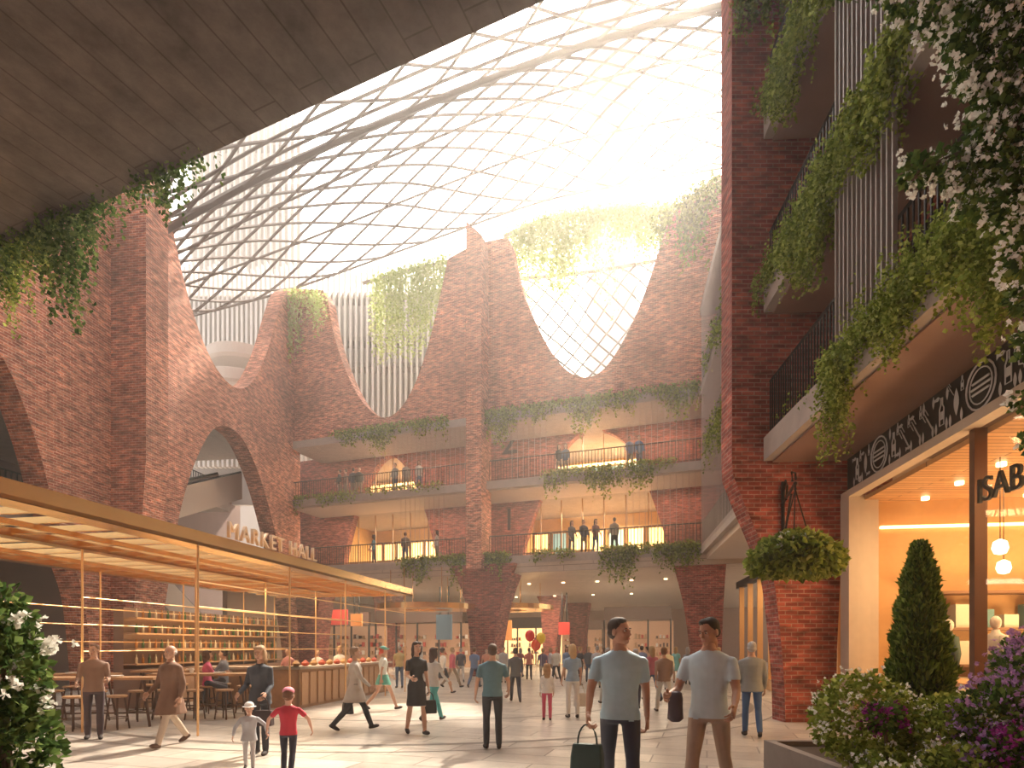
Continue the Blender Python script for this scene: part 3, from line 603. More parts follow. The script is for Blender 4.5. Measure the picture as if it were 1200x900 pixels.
def strokes(u,z,kind,s):
    p=lambda a,b:FS.w(u+a*s,.075,z+b*s)
    if kind==0:
        mb.tube([p(math.cos(t)*.5,math.sin(t)*.5) for t in [2*math.pi*k/20 for k in range(21)]],.012*s*2,4); mb.tube([p(math.cos(t)*.38,math.sin(t)*.38) for t in [2*math.pi*k/20 for k in range(21)]],.009*s*2,4)
        for zz_,ww in((.12,.28),(0,.33),(-.12,.28)): mb.tube([p(-ww,zz_),p(ww,zz_)],.03*s,4)
    elif kind==1:
        mb.tube([p(-.14,-.5),p(.14,-.5),p(.14,.1),p(.05,.25),p(.05,.5),p(-.05,.5),p(-.05,.25),p(-.14,.1),p(-.14,-.5)],.028*s,4)
        mb.add([p(-.12,-.3),p(.12,-.3),p(.12,0),p(-.12,0)],[(0,1,2,3)])
    elif kind==2:
        mb.tube([p(-.3,-.45),p(.1,.1)],.035*s,4)
        for d in(-.1,0,.1): mb.tube([p(.1+d,.1-d),p(.32+d,.4-d)],.02*s,4)
    elif kind==3:
        L=[p(math.sin(t)*.16,-.5+t/math.pi) for t in [math.pi*k/8 for k in range(9)]]; R=[p(-math.sin(t)*.16,-.5+t/math.pi) for t in [math.pi*k/8 for k in range(8,-1,-1)]]
        mb.add(L+R[1:-1],[tuple(range(len(L+R[1:-1])))])
    elif kind==4:
        mb.add([p(-.3,.2),p(.3,.2),p(.22,-.35),p(-.22,-.35)],[(0,1,2,3)]); mb.tube([p(.28,.1),p(.45,.05),p(.42,-.15),p(.24,-.2)],.03*s,4)
    elif kind==5:
        mb.add([p(-.4,0),p(-.15,.16),p(.2,.08),p(.42,.2),p(.42,-.2),p(.2,-.08),p(-.15,-.16)],[tuple(range(7))])
u=1.0;k=0
while u<12.1:
    big=(k%7==3); strokes(u,5.07,0 if big else rg.choice([1,2,3,4]),.62 if big else .40)
    if not big:
        strokes(u+.13,5.07+.22,rg.choice([2,3,5]),.22); strokes(u-.12,5.07-.22,rg.choice([3,4,5]),.2); strokes(u+.15,5.05-.2,3,.2); strokes(u-.14,5.28,rg.choice([1,3]),.2)
    u+=.36; u+=.18 if (k%7 in(2,3)) else 0; k+=1
mb.build('sign_drawings',mat('sign_white',(.55,.55,.55),.6),parent=sh,recalc=False)
mb=MB()
FS.box(mb,-1.5,12.4,-.05,.15,4.58,4.72,0)
FS.box(mb,12.0,12.42,-.4,.15,0,4.6,1)
FS.box(mb,-1.5,12.0,-.15,.1,0,.35,1)
for u in(8.3,5.4,2.4): FS.box(mb,u-.06,u+.06,-.14,.02,.35,4.58,2)
FS.box(mb,-1.5,12,-.14,.05,.35,.45,3); FS.box(mb,-1.5,12,-.9,-.1,1.0,1.06,3)
mb.build('shopfront_frame',[CREAM,CREAM,mat('bronze_frame',(.16,.08,.05),.4,.5),GOLDS],parent=sh)
mb=MB(); mb.add([FS.w(-1.5,-.05,.45),FS.w(12,-.05,.45),FS.w(12,-.05,4.58),FS.w(-1.5,-.05,4.58)],[(0,1,2,3)]); mb.build('shop_window_glass',GLASS,parent=sh,recalc=False)
mb=MB(); FS.box(mb,-1.5,12.3,-6,-.15,4.5,4.58); mb.build('shop_ceiling_timber',TIMBER,uv=True,parent=sh)
mb=MB(); FS.box(mb,-1.5,12.3,-6.2,-6,0,4.6,0); FS.box(mb,12.2,12.4,-6.2,-.3,0,4.6,0)
for i in range(5): FS.box(mb,1.3+i*2.2,3.0+i*2.2,-5.99,-5.6,.4,2.9,1); 
for i in range(5):
    for z in(.9,1.5,2.1,2.6): FS.box(mb,1.35+i*2.2,2.95+i*2.2,-5.6,-5.3,z,z+.05,2)
FS.box(mb,-1.5,12.2,-6.0,-5.9,3.9,4.05,2); FS.box(mb,12.12,12.2,-5.9,-.5,3.95,4.0,2)
for z in(.5,1.2,1.9,2.6): FS.box(mb,11.7,12.2,-5.5,-1.0,z,z+.05,1)
for z in(.55,1.25,1.95):
    for i in range(10): FS.box(mb,11.8,12.1,-5.3+i*.42,-5.05+i*.42,z,z+.25+.1*(i%3),3+i%2)
mb.build('shop_interior',[mat('shop_wall',(.55,.31,.13),.7,noise=.1),mat('shop_unit',(.20,.10,.05),.6),mat('shelf_light',(1,.8,.5),.5,emit=(1,.62,.28),es=4),mat('goods_cream',(.6,.5,.38),.6),mat('goods_teal',(.1,.2,.2),.6)],parent=sh)
mb=MB()
for i in range(10):
    for w in(-1.2,-3): mb.lathe(FS.w(2+i*1.1,w,4.44),[(.07,0),(.07,.06)],8)
mb.build('shop_spotlights',LAMP,parent=sh)
area('shop_light',FS.w(9.5,-2.5,4.3),4,330,(1,.66,.32),(0,0,math.radians(-8)),2.5); area('shop_light',FS.w(5,-2.5,4.3),4,260,(1,.66,.32),(0,0,0),3)
area('shop_ceiling_fill',FS.w(10,-3,1.2),1.6,170,(1,.64,.30),(math.pi,0,0),1.0); area('shop_ceiling_fill',FS.w(7,-3.4,1.2),1.6,170,(1,.64,.30),(math.pi,0,0),1.0)  # added upward fill that brightens the timber ceiling, no fixtures modelled
rotS=(math.pi/2,0,math.atan2(-FS.d.y,-FS.d.x))
text('isabel_sign','ISABELLA',FS.w(8.15,.04,3.52),rotS,.46,BLACK,parent=sh)
mb=MB()
for u,w,z in((9.4,-1,3.1),(8.6,-1.2,3.4),(10.3,-1.6,2.9)):
    c=FS.w(u,w,z); mb.tube([c+Vector((0,0,.1)),(c.x,c.y,4.5)],.008,4); mb.lathe(c,[(.02,.14),(.09,.1),(.11,0),(.08,-.08),(.02,-.1)],12,1)
mb.build('pendant_lamps',[DARK,mat('frosted_lamp',(.9,.8,.7),.3,emit=(1,.8,.55),es=2.5)],smooth=True)
def jacket(u,w,col,nm):
    mb=MB(); fr=FS; R=[]
    for z,a,b in((.85,.24,.13),(1.1,.2,.12),(1.3,.22,.12),(1.42,.2,.10),(1.47,.07,.06),(1.52,.055,.05)):
        R.append([fr.w(u+a*math.cos(t),w+b*math.sin(t),z+.35) for t in [2*math.pi*k/14 for k in range(14)]])
    mb.loft(R)
    for s in(-1,1): mb.tube([fr.w(u+s*.19,w,1.76),fr.w(u+s*.27,w,1.45),fr.w(u+s*.29,w+.05,1.2)],[.06,.055,.045],8)
    mb.ell(fr.w(u,w,1.98),(.075,.09,.11),12,8,1); mb.tube([fr.w(u,w,1.3),fr.w(u,w,.03)],.025,8,2); mb.lathe(fr.w(u,w,.02),[(.2,0),(.2,.03)],16,2)
    mb.build(nm,[cmat('cloth',col),cmat('mannequin',(.6,.5,.42)),DARK],smooth=True)
jacket(11.3,-1.3,(.05,.08,.06),'mannequin'); jacket(10.0,-1.3,(.5,.45,.4),'mannequin'); jacket(8.9,-1.3,(.08,.08,.1),'mannequin'); jacket(7.7,-1.4,(.35,.1,.08),'mannequin')
fw=empty('wing_far')
mb=MB()
for z in(Z1,Z2,Z3,17.6): FF.box(mb,13.3,28.6,-3,0,z-.42,z)
mb.build('balcony_slabs',CONC,parent=fw)
mb=MB(); FF.box(mb,13.3,32,-3.3,-3,5.9,24); FF.box(mb,13.3,20,-1.9,-1.6,4.4,5.9); mb.build('brick_wall_far',BRICKD,uv=True,parent=fw)
for z in(Z1,Z2,Z3): railing('balcony_railing',[FF.w(13.4,-.1,z),FF.w(28.4,-.1,z)],step=.16,r=.014)
mb=MB()
for za,zb in((Z1,Z2),(Z2,Z3),(Z3,17.2)):
    for i in range(60): u=14+i*.235; mb.tube([FF.w(u,.03,za-.2),FF.w(u,.03,zb)],.011,4)
mb.build('cable_screen',_M['cable'],recalc=False)
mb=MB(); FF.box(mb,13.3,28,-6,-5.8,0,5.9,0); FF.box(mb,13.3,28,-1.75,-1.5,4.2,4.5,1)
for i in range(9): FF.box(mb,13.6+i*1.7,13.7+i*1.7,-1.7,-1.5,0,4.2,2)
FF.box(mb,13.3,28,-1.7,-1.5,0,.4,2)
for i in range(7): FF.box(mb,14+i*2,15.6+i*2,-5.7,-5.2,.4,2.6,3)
mb.build('shopfront_far',[mat('shop_wall_glow',(.6,.38,.18),.7,emit=(1,.6,.25),es=.45),BLACK,GOLDS,WOOD],parent=fw)  # rear wall glows to imitate a lit shop interior
area('shop_light',FF.w(19,-3.6,4.6),6,420,(1,.68,.36),(0,0,0),2.5)
mb=MB(); FF.box(mb,13.3,28,-6,-.2,5.6,5.88); mb.build('ceiling_far_shop',SOFF,parent=fw)
# ------------------------------------------------------------ roof gridshell
def lag(rows,s,t):
    def c1(P_,x):
        n=len(P_)-1; x=min(max(x,0),1)*n; i=min(int(x),n-1); f=x-i
        p0=P_[max(i-1,0)];p1=P_[i];p2=P_[i+1];p3=P_[min(i+2,n)]
        return .5*((2*p1)+(-p0+p2)*f+(2*p0-5*p1+4*p2-p3)*f*f+(-p0+3*p1-3*p2+p3)*f**3)
    return c1([c1(r,t) for r in rows],s)
def rowp(l): return [P(*a) for a in l]
A=rowp([(185,275,25),(330,196,27),(500,122,28),(640,68,27.5),(760,30,26.5),(900,-8,25)])
Bm=rowp([(205,318,31),(335,262,34),(500,193,36),(640,140,35.5),(760,110,34),(900,85,32)])
Bb=rowp([(218,372,35),(345,338,40),(500,283,43),(640,235,42.5),(760,212,41),(900,188,38)])
C0=rowp([(150,215,20),(300,110,21),(480,20,22),(620,-40,22),(760,-80,21),(900,-120,20)])
C1=rowp([(60,120,14),(260,-40,15),(450,-160,16),(620,-220,16),(780,-280,15.5),(920,-330,15)])
roof=empty('roof_gridshell')
def grid(name,rows,nt_,ns,r,cross=True,skew=1.0):
    mb=MB(); M=28; K_=int(ns*skew)+1
    for k in range(-K_,nt_+K_+1):
        for sg in(1,-1):
            pts=[]
            for j in range(M+1):
                s=j/M; t=(k+ns*skew*s)/nt_ if sg==1 else (k-ns*.75*s)/nt_
                if -1e-6<=t<=1+1e-6: pts.append(lag(rows,s,t))
            if len(pts)>1: mb.tube(pts,r,5)
    if cross:
        for i in(0,ns):
            s=i/ns; mb.tube([lag(rows,s,j/60) for j in range(61)],r*(2.2 if i==0 else 1.0),5)
    mb.build(name,STEEL,recalc=False,parent=roof)
grid('gridshell_vault',[A,Bm,Bb],15,8,.075,True,1.0)
grid('gridshell_front',[C1,C0,A],9,5,.065)
mb=MB()
for rows,s in(([A,Bm,Bb],.33),([A,Bm,Bb],.66),([C1,C0,A],.5),([C1,C0,A],.75),([C1,C0,A],.86)): mb.tube([lag(rows,s,j/60) for j in range(61)],.07,5)
mb.build('gridshell_ribs',STEEL,recalc=False,parent=roof)
mA=rowp([(560,330,44),(680,320,43),(800,300,41)]); mB=rowp([(560,400,40),(680,395,39),(800,385,38)]); mC=rowp([(560,460,37),(680,455,36),(800,450,35)])
grid('gridshell_lower',[mA,mB,mC],12,7,.06)
mb=MB()
for (pa,pb,ya,top,bot,st) in((205,350,42,318,480,5.5),(352,560,46,322,500,6.5),(225,352,62,120,330,7)):
    n=int((pb-pa)/st)
    for i in range(n+1):
        px=pa+(pb-pa)*i/n; p=P(px,bot,ya); t=P(px,top-(i%5)*3,ya); mb.box(p.x-.08,p.x+.08,ya,ya+.5,p.z-4,t.z,0)
    for yy in(350,400,430):
        if top<200: yy-=180
        a=P(pa,yy,ya+.5); b=P(pb,yy,ya+.5); mb.box(a.x,b.x,ya+.5,ya+1.5,a.z,a.z+.35,2)
    a=P(pa,bot,ya+2); b=P(pb,top+20,ya+2); mb.box(a.x,b.x,ya+2,ya+2.4,12,b.z,1)
mb.build('finned_building',[WHITEF,mat('pale_wall',(.50,.45,.42),.7),mat('floor_band',(.35,.3,.28),.7)])
mb=MB()
a=P(695,500,75); b=P(745,-200,75); mb.box(a.x,b.x,75,82,0,b.z,0)
for i in range(24): mb.box(a.x-.05,b.x+.05,74.8,75,20+i*3.6,20.4+i*3.6,0)
mb.build('distant_tower',[mat('tower_pale',(.6,.57,.55),.6)])
mb=MB()
for z,r,y in((17.3,2.6,38),(19.4,2.0,38.6)):
    mb.lathe((-17.4,y,z),[(r,0),(r+.2,.15),(r+.2,.8),(r,.9)],40)
mb.build('curved_terrace',mat('pale_terrace',(.66,.58,.52),.7),smooth=False)
# ------------------------------------------------------------ greenery
def leaves(name,pos,size,mats,mi=None,up=0.0,jit=.4,parent=None,aspect=.42,dirs=None):
    pos=np.asarray(pos,float); n=len(pos); d=RNG.normal(size=(n,3)) if dirs is None else np.asarray(dirs,float)+RNG.normal(size=(n,3))*jit
    d[:,2]-=up; d/=np.linalg.norm(d,axis=1)[:,None]; r=RNG.normal(size=(n,3)); x=np.cross(d,r); x/=np.linalg.norm(x,axis=1)[:,None]; nn=np.cross(x,d)
    sz=(size*(.6+.8*RNG.random(n)))[:,None]
    V=np.stack([pos,pos+d*sz*.5+x*sz*aspect+nn*sz*.1,pos+d*sz,pos+d*sz*.5-x*sz*aspect+nn*sz*.1],1).reshape(-1,3)
    me=bpy.data.meshes.new(name); Fi=np.arange(n*4).reshape(-1,4); me.from_pydata(V.tolist(),[],Fi.tolist())
    for m in(mats if isinstance(mats,(list,tuple)) else [mats]): me.materials.append(m)
    if mi is not None: me.polygons.foreach_set('material_index',np.asarray(mi,int))
    return link(bpy.data.objects.new(name,me),parent)
def curtain(name,pts,n,lmin,lmax,leaf,spread,m,top=.25,clump=0,parent=None,pw=2.0,gap=1.0,freq=1.0):
    pts=[np.array(p,float) for p in pts]; seg=[np.linalg.norm(b-a) for a,b in zip(pts[:-1],pts[1:])]; tot=sum(seg); cum=np.concatenate([[0],np.cumsum(seg)])
    out=[]; ph=random.random()*9
    for i in range(n):
        s=random.random()*tot
        env=.55+.45*math.sin(s*1.3*freq+ph)*math.sin(s*.47*freq+ph*2) if clump else 1
        k=min(np.searchsorted(cum,s)-1 if s>0 else 0,len(seg)-1); k=max(k,0); p=pts[k]+(pts[k+1]-pts[k])*((s-cum[k])/seg[k])
        L=(lmin+(lmax-lmin)*random.random()**pw)*max(.2,env); m_=max(2,int(L/(leaf*.55*gap)))
        o=RNG.normal(size=3)*spread; o[2]=abs(o[2])*.3
        t=np.linspace(0,1,m_)[:,None]; w=RNG.normal(size=2)*.06*L
        q=p+o+np.hstack([w[0]*t**2+RNG.normal(size=(m_,1))*leaf*.35,w[1]*t**2+RNG.normal(size=(m_,1))*leaf*.35,-L*t]); out.append(q)
    nt_=int(tot*top/leaf/leaf*.25)
    if nt_:
        s=RNG.random(nt_)*tot; k=np.clip(np.searchsorted(cum,s)-1,0,len(seg)-1); PA=np.array(pts); q=PA[k]+(PA[k+1]-PA[k])*((s-cum[k])/np.array(seg)[k])[:,None]; q+=RNG.normal(size=(nt_,3))*np.array([spread*1.3,spread*1.3,spread*.9]); out.append(q)
    return leaves(name,np.vstack(out),leaf,m,up=.8)
z=7.1
curtain('hanging_vines',[E0-ed*3+Vector((0,0,z)),E0+ed*1.75+Vector((0,0,z))],480,.3,1.7,.055,.10,LEAFM,.3,1,pw=1.2,freq=2.4)
curtain('hanging_vines',[E0+ed*1.8+Vector((0,0,z)),E0+ed*3.9+Vector((0,0,z))],200,.15,.95,.05,.08,LEAFM,.2,1,freq=3)
curtain('hanging_vines',[E0-ed*2.0+Vector((0,0,z))+en*-.1,E0+ed*1.3+Vector((0,0,z))],100,.8,1.9,.05,.08,LEAF,.0,1,gap=1.4,freq=2.6)
for (pa,pb,z,n,lo,hi) in((388,524,Z3,380,.4,1.8),(558,818,Z3,700,.4,2.0),(345,405,Z2,130,.3,1.3),(640,790,Z2,380,.4,2.1),(470,545,Z1,240,.4,2.2),(560,596,Z1,150,.5,2.1),(628,672,Z1,110,.3,1.3),(706,820,Z1,340,.4,2.4),(405,520,Z2,130,.1,.7)):
    curtain('hanging_vines',[FB.w(FB.u(pa,.3),.38,z+.15),FB.w(FB.u(pb,.3),.38,z+.15)],n,lo,hi,.12,.15,LEAF,.25,1,freq=1.6,pw=1.5)
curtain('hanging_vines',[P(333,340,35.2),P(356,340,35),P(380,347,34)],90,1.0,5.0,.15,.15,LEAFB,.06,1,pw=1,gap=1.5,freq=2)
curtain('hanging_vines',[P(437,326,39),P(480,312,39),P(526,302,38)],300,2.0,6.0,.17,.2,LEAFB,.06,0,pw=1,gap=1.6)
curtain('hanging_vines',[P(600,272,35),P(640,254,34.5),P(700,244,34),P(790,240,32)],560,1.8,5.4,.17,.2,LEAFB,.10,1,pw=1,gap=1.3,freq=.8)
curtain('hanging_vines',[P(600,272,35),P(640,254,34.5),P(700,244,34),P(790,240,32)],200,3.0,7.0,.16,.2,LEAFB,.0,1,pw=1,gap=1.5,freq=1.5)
curtain('hanging_vines',[P(770,250,29.2),P(800,235,28.4),P(842,205,27.6)],240,.8,4.2,.16,.2,LEAF,.12,1,pw=1,gap=1.3,freq=2)
mb=MB(); mb.tube([P(590,277,35.3),P(640,256,34.9),P(700,248,34.4),P(800,242,32.4)],.12,6); mb.tube([P(425,332,39.4),P(480,316,39.4),P(530,306,38.4)],.12,6); mb.build('planter_trough',CONC)
curtain('hanging_vines',[FE.w(4.5,.05,6.0),FE.w(9.3,.05,6.0)],1100,.4,1.7,.05,.10,LEAF,.45,1,pw=1.2,freq=2)
curtain('hanging_vines',[FE.w(4.5,.0,6.3),FE.w(8.6,.0,6.3)],300,.2,.8,.05,.14,LEAF,.3,1)
curtain('hanging_vines',[FE.w(3,.05,5.95),FE.w(11.5,.05,5.95)],60,.1,.5,.05,.08,LEAF,.05,1)
curtain('hanging_vines',[FE.w(5,.05,9.15),FE.w(12.3,.05,9.15)],1400,.4,1.8,.06,.11,LEAF,.45,1,pw=1.2,freq=1.4)
curtain('hanging_vines',[FE.w(8,.05,12.7),FE.w(12.3,.05,12.7)],600,.3,1.8,.065,.1,LEAF,.3,1,pw=1.2,freq=1.5)
curtain('hanging_vines',[FF.w(14,.1,Z2+.1),FF.w(26,.1,Z2+.1)],230,.3,2.2,.11,.13,LEAF,.2,1)
curtain('hanging_vines',[FF.w(14,.1,Z3+.1),FF.w(26,.1,Z3+.1)],160,.3,1.6,.11,.13,LEAF,.2,1)
curtain('hanging_vines',[(4.6,12.4,15.3),(6,12.4,15.5)],160,.4,1.8,.07,.1,LEAF,.3,1)
def blob(c,r,n,shell=.55):
    d=RNG.normal(size=(n,3)); d/=np.linalg.norm(d,axis=1)[:,None]; rad=(shell+(1-shell)*RNG.random(n)**.6)[:,None]; return np.array(c)+d*np.array(r)*rad,d
def flowers(cs,s,dirs=None):
    out=[];dd=[]
    for c in cs:
        nrm=RNG.normal(size=3); nrm[1]-=.8; nrm/=np.linalg.norm(nrm); x=np.cross(nrm,[0,0,1.]); x/=np.linalg.norm(x)+1e-9; y=np.cross(nrm,x)
        for k in range(5): a=2*math.pi*k/5; out.append(c); dd.append(x*math.cos(a)+y*math.sin(a)+nrm*.3)
    return out,dd
def bush(name,blobs,leaf,nl,lm,fm=None,nf=0,fs=.03,clus=6,cr_=.06,stem=None,fo=1.06):
    par=empty(name); pos=[];dr=[]
    tot=sum(b[1][0]*b[1][2] for b in blobs)
    for c,r in blobs:
        p_,d_=blob(c,r,int(nl*r[0]*r[2]/tot)); pos.append(p_); dr.append(d_)
    leaves('leaves',np.vstack(pos),leaf,lm,dirs=np.vstack(dr),jit=.7,parent=par)
    if fm:
        cs=[]
        for c,r in blobs:
            k=int(nf*r[0]*r[2]/tot); p_,d_=blob(c,[x*fo for x in r],k,.95)
            for a in p_:
                for j in range(clus): cs.append(a+RNG.normal(size=3)*cr_*.5)
        o_,d2=flowers(cs,fs); leaves('flowers',o_,fs,fm,dirs=d2,jit=.1,parent=par,aspect=.5)
    mb=MB()
    for c,r in blobs:
        b=stem if stem else (c[0],c[1],0)
        mb.tube([b,((b[0]+c[0])/2+.05,(b[1]+c[1])/2,(b[2]+c[2])/2),c],[.03,.02,.01],6)
    mb.build('stems',mat('bark',(.12,.08,.05),.9),parent=par)
cx,cy=(1078-600)/F*6.6,6.6
n=13000; h=RNG.random(n)**.75; hh=.55+h*2.15; prof=.37*np.power(1-h,.62)*(1-.25*np.exp(-h*9))*(1+.08*np.sin(h*40)); an=RNG.random(n)*6.283; rr=prof*(.75+.32*RNG.random(n))
pos=np.stack([cx+rr*np.cos(an),cy+rr*np.sin(an),hh],1); dr=np.stack([np.cos(an)*.5,np.sin(an)*.5,np.full(n,1.2)],1)
cp=empty('conifer_shrub'); leaves('needles',pos,.08,CONI,dirs=dr,jit=.45,parent=cp,aspect=.22)
mb=MB(); mb.lathe((cx,cy,.45),[(.25,.15),(.3,.4),(.2,1.2),(.09,1.8),(.02,2.1)],14); mb.tube([(cx,cy,.3),(cx,cy,.7)],.05,8); mb.build('core',mat('conifer_core',(.02,.035,.01),.9),parent=cp)
mb=MB(); mb.box(2.95,5.5,4.3,7.0,0,.1); mb.box(2.95,5.5,4.3,4.4,.1,.5); mb.box(2.95,3.05,4.4,7,.1,.5); mb.box(3.05,5.5,6.9,7,.1,.5); mb.box(3.05,5.5,4.4,6.9,.1,.44,1); mb.build('stone_planter',[mat('planter_grey',(.22,.18,.16),.7,noise=.2),mat('soil',(.05,.03,.02),.9)])
bush('flowering_bush',[((3.10,5.3,.95),(.42,.35,.42)),((3.7,5.0,.8),(.45,.4,.4)),((3.35,4.5,.45),(.42,.3,.40)),((3.0,4.75,.42),(.25,.25,.38)),((2.85,4.45,.35),(.22,.2,.33))],.05,9500,[LEAF],FLW,170,.02,6,.08)
bush('purple_flower_bush',[((3.85,4.7,.95),(.32,.3,.36)),((4.3,4.9,1.15),(.35,.3,.42)),((3.65,4.45,.58),(.25,.2,.3)),((4.5,5.2,1.35),(.25,.3,.35))],.05,5200,[LEAFM],FLP,250,.026,7,.09)
bush('magenta_flower_bush',[((3.05,4.9,1.02),(.13,.13,.13)),((3.7,4.4,.82),(.2,.18,.18))],.045,900,[LEAFM],FLD,60,.022,6,.06)
bush('white_flower_shrub',[((-3.02,3.5,1.4),(.24,.25,.42)),((-2.96,3.5,.95),(.26,.26,.4)),((-2.95,3.5,.45),(.3,.3,.42)),((-3.08,3.6,1.72),(.15,.15,.25)),((-2.78,3.45,.62),(.18,.18,.28))],.055,6000,[LEAFM],FLW,50,.030,8,.07,fo=1.14)
cl=[]
for px,py,Y,r in((1120,-10,4.6,.30),(1170,30,4.4,.34),(1190,90,4.5,.3),(1150,75,4.6,.22),(1175,150,4.5,.24),(1115,195,4.7,.15),(1075,200,4.7,.11),(1150,220,4.6,.20),(1195,190,4.4,.22),(1195,240,4.4,.2),(1205,300,4.4,.14),(1198,350,4.4,.10),(1210,400,4.4,.12),(1060,0,4.8,.13),(1205,20,4.4,.3),(1198,470,4.4,.07),(1203,520,4.4,.06)):
    cl.append((tuple(P(px,py,Y)),(r,r*.8,r)))
bush('flowering_climber',cl,.055,7500,[LEAFM],FLW,280,.030,7,.1,stem=(4.65,4.6,5.95),fo=1.1)
curtain('hanging_vines',[P(990,-25,4.9),P(1130,-20,4.7)],60,.08,.25,.05,.08,LEAFM,.3,1)
hb=empty('hanging_basket'); bc=P(932,650,10.6)
p_,d_=blob((0,0,0),(.80,.6,.36),3600,.4); p_[:,2]-=.18*(np.abs(p_[:,0])/.8)**2; leaves('foliage',p_+np.array(bc),.13,LEAF,dirs=d_,jit=.5,parent=hb,up=.4)
p_,d_=blob((0,0,.1),(.7,.5,.3),60,.9); o_,d2=flowers(list(p_+np.array(bc)),.05); leaves('flowers',o_,.05,FLW,dirs=d2,jit=.1,parent=hb,aspect=.5)
mb=MB(); mb.lathe((bc.x,bc.y,bc.z-.28),[(.06,-.12),(.24,-.02),(.34,.15),(.36,.3)],16)
top=bc+Vector((0,0,1.15))
for k in range(3): a=k*2.09; mb.tube([bc+Vector((math.cos(a)*.34,math.sin(a)*.34,0)),top],.012,5)
mb.build('basket_and_chains',DARK,parent=hb)
br=empty('wrought_iron_bracket'); mb=MB()
tz=top.z; e=Vector((bc.x+.62,12.45,tz+.2))
mb.tube([top,top+Vector((0,0,.12)),e],.03,6)
mb.tube([top+Vector((-.1,-.1,.12)),top+Vector((-.12,-.12,.28)),top+Vector((0,0,.3)),top+Vector((.02,.02,.18))],.02,6)
mb.tube([e-Vector((0,0,.75)),e+Vector((0,0,.45))],.035,6)
mb.tube([e-Vector((0,0,.7)),e.lerp(top,.25)-Vector((0,0,.6)),e.lerp(top,.5)-Vector((0,0,.25)),e.lerp(top,.7)],.022,6)
mb.tube([e.lerp(top,.3),e.lerp(top,.4)+Vector((0,0,.25)),e.lerp(top,.25)+Vector((0,0,.4)),e.lerp(top,.12)+Vector((0,0,.25))],.02,6)
mb.build('scrollwork',DARK,parent=br)
# ------------------------------------------------------------ market hall kiosk (left)
mk=empty('market_canopy')
p0=Vector((-6.03,7.04,0)); p1=Vector((-3.5,21.0,0)); dk=(p1-p0).normalized(); nk=Vector((-dk.y,dk.x,0)); Lk=(p1-p0).length; K=lambda s,w,z:p0+dk*s+nk*w+Vector((0,0,z))
mb=MB()
mb.obox(K(-4,0,3.36),dk*(Lk+4),nk*.45,(0,0,.05)); mb.obox(K(-4,0,3.36),dk*(Lk+4),nk*.05,(0,0,.24))
mb.obox(K(-4,2.5,3.38),dk*(Lk+3),nk*.3,(0,0,.04)); mb.obox(K(-4,2.5,3.38),dk*(Lk+3),nk*.04,(0,0,.14))
mb.obox(K(-4,5.2,3.38),dk*(Lk+2),nk*.3,(0,0,.04)); mb.obox(K(-4,5.2,3.38),dk*(Lk+2),nk*.04,(0,0,.14))
mb.obox(K(-4,1.2,3.3),dk*(Lk+3.6),nk*.06,(0,0,.08)); mb.obox(K(-4,3.8,3.3),dk*(Lk+2.6),nk*.06,(0,0,.08))
for i in range(30):
    s=-4+i*.62
    mb.obox(K(s,.4,3.41),dk*.05,nk*5.0,(0,0,.10))
for i in range(5): mb.obox(K(Lk-1.2*i-.1,0,3.36),dk*.08,nk*5.2,(0,0,.12))
mb.build('canopy_frame',GOLD,parent=mk)
mb=MB()
for s in(.5,3.6,6.6,9.4,12.2,14.0):
    for w in(.2,2.6,5.2):
        if s<2 and w<1: continue
        mb.tube([K(s,w,0),K(s,w,3.4)],.02,6)
for w,z in((.2,2.75),(.2,2.3),(2.6,2.5),(2.6,2.0),(2.6,1.5),(5.2,2.5),(5.2,2.1),(5.2,1.7)):
    mb.tube([K(3.6,w,z),K(Lk-.3,w,z)],.014,6)
mb.build('brass_posts_and_rails',GOLDS,parent=mk)
kd=math.atan2(dk.y,dk.x)
text('market_hall_sign','MARKET HALL',K(4.1,-.02,3.62),(math.pi/2,0,kd),.44,mat('sign_brass',(.65,.45,.30),.4,.4),.03,parent=mk)
o=bpy.data.objects['market_hall_sign']; o.data.space_character=1.2
mc=empty('food_stall_counter'); mb=MB()
mb.obox(K(8.2,.9,0),dk*6,nk*.08,(0,0,1.0),0); mb.obox(K(8.1,.8,1.0),dk*6.2,nk*.8,(0,0,.06),1); mb.obox(K(8.2,1.5,0),dk*6,nk*.06,(0,0,1.0),0); mb.obox(K(14.1,.9,0),dk*.08,nk*3.0,(0,0,1.0),0); mb.obox(K(8.2,.9,0),dk*.08,nk*3,(0,0,1),0); mb.obox(K(8.1,.8,1.0),dk*.6,nk*3.2,(0,0,.06),1)
for i in range(14): mb.obox(K(8.3+i*.42,.86,.08),dk*.3,nk*.04,(0,0,.84),2)
for i in range(12): mb.lathe(K(8.6+i*.46,1.2,1.06),[(.05,0),(.09,.02),(.11,.08),(.02,.16)],10,3+i%2)
mb.build('counter_body',[WOOD,CREAM,mat('counter_panel',(.55,.33,.18),.5),mat('bread',(.6,.35,.15),.7),mat('fruit_red',(.6,.1,.04),.5)],parent=mc)
mb=MB()
mb.obox(K(7.5,5.4,0),dk*7,nk*.3,(0,0,2.6),0)
for z in(1.1,1.5,1.9,2.3):
    mb.obox(K(7.5,5.0,z),dk*7,nk*.4,(0,0,.04),1)
    for i in range(30): mb.lathe(K(7.7+i*.22,5.2,z+.04),[(.035,0),(.035,.14),(.015,.18),(.015,.24)],8,2+(i*7+int(z*10))%3)
mb.obox(K(7.5,4.9,.0),dk*7,nk*.5,(0,0,1.0),0)
mb.build('bottle_shelving',[mat('shelf_back',(.25,.15,.10),.6),WOOD,mat('bottle_amber',(.4,.18,.05),.2),mat('bottle_green',(.06,.14,.06),.2),mat('bottle_pale',(.6,.52,.4),.2)],parent=mc)
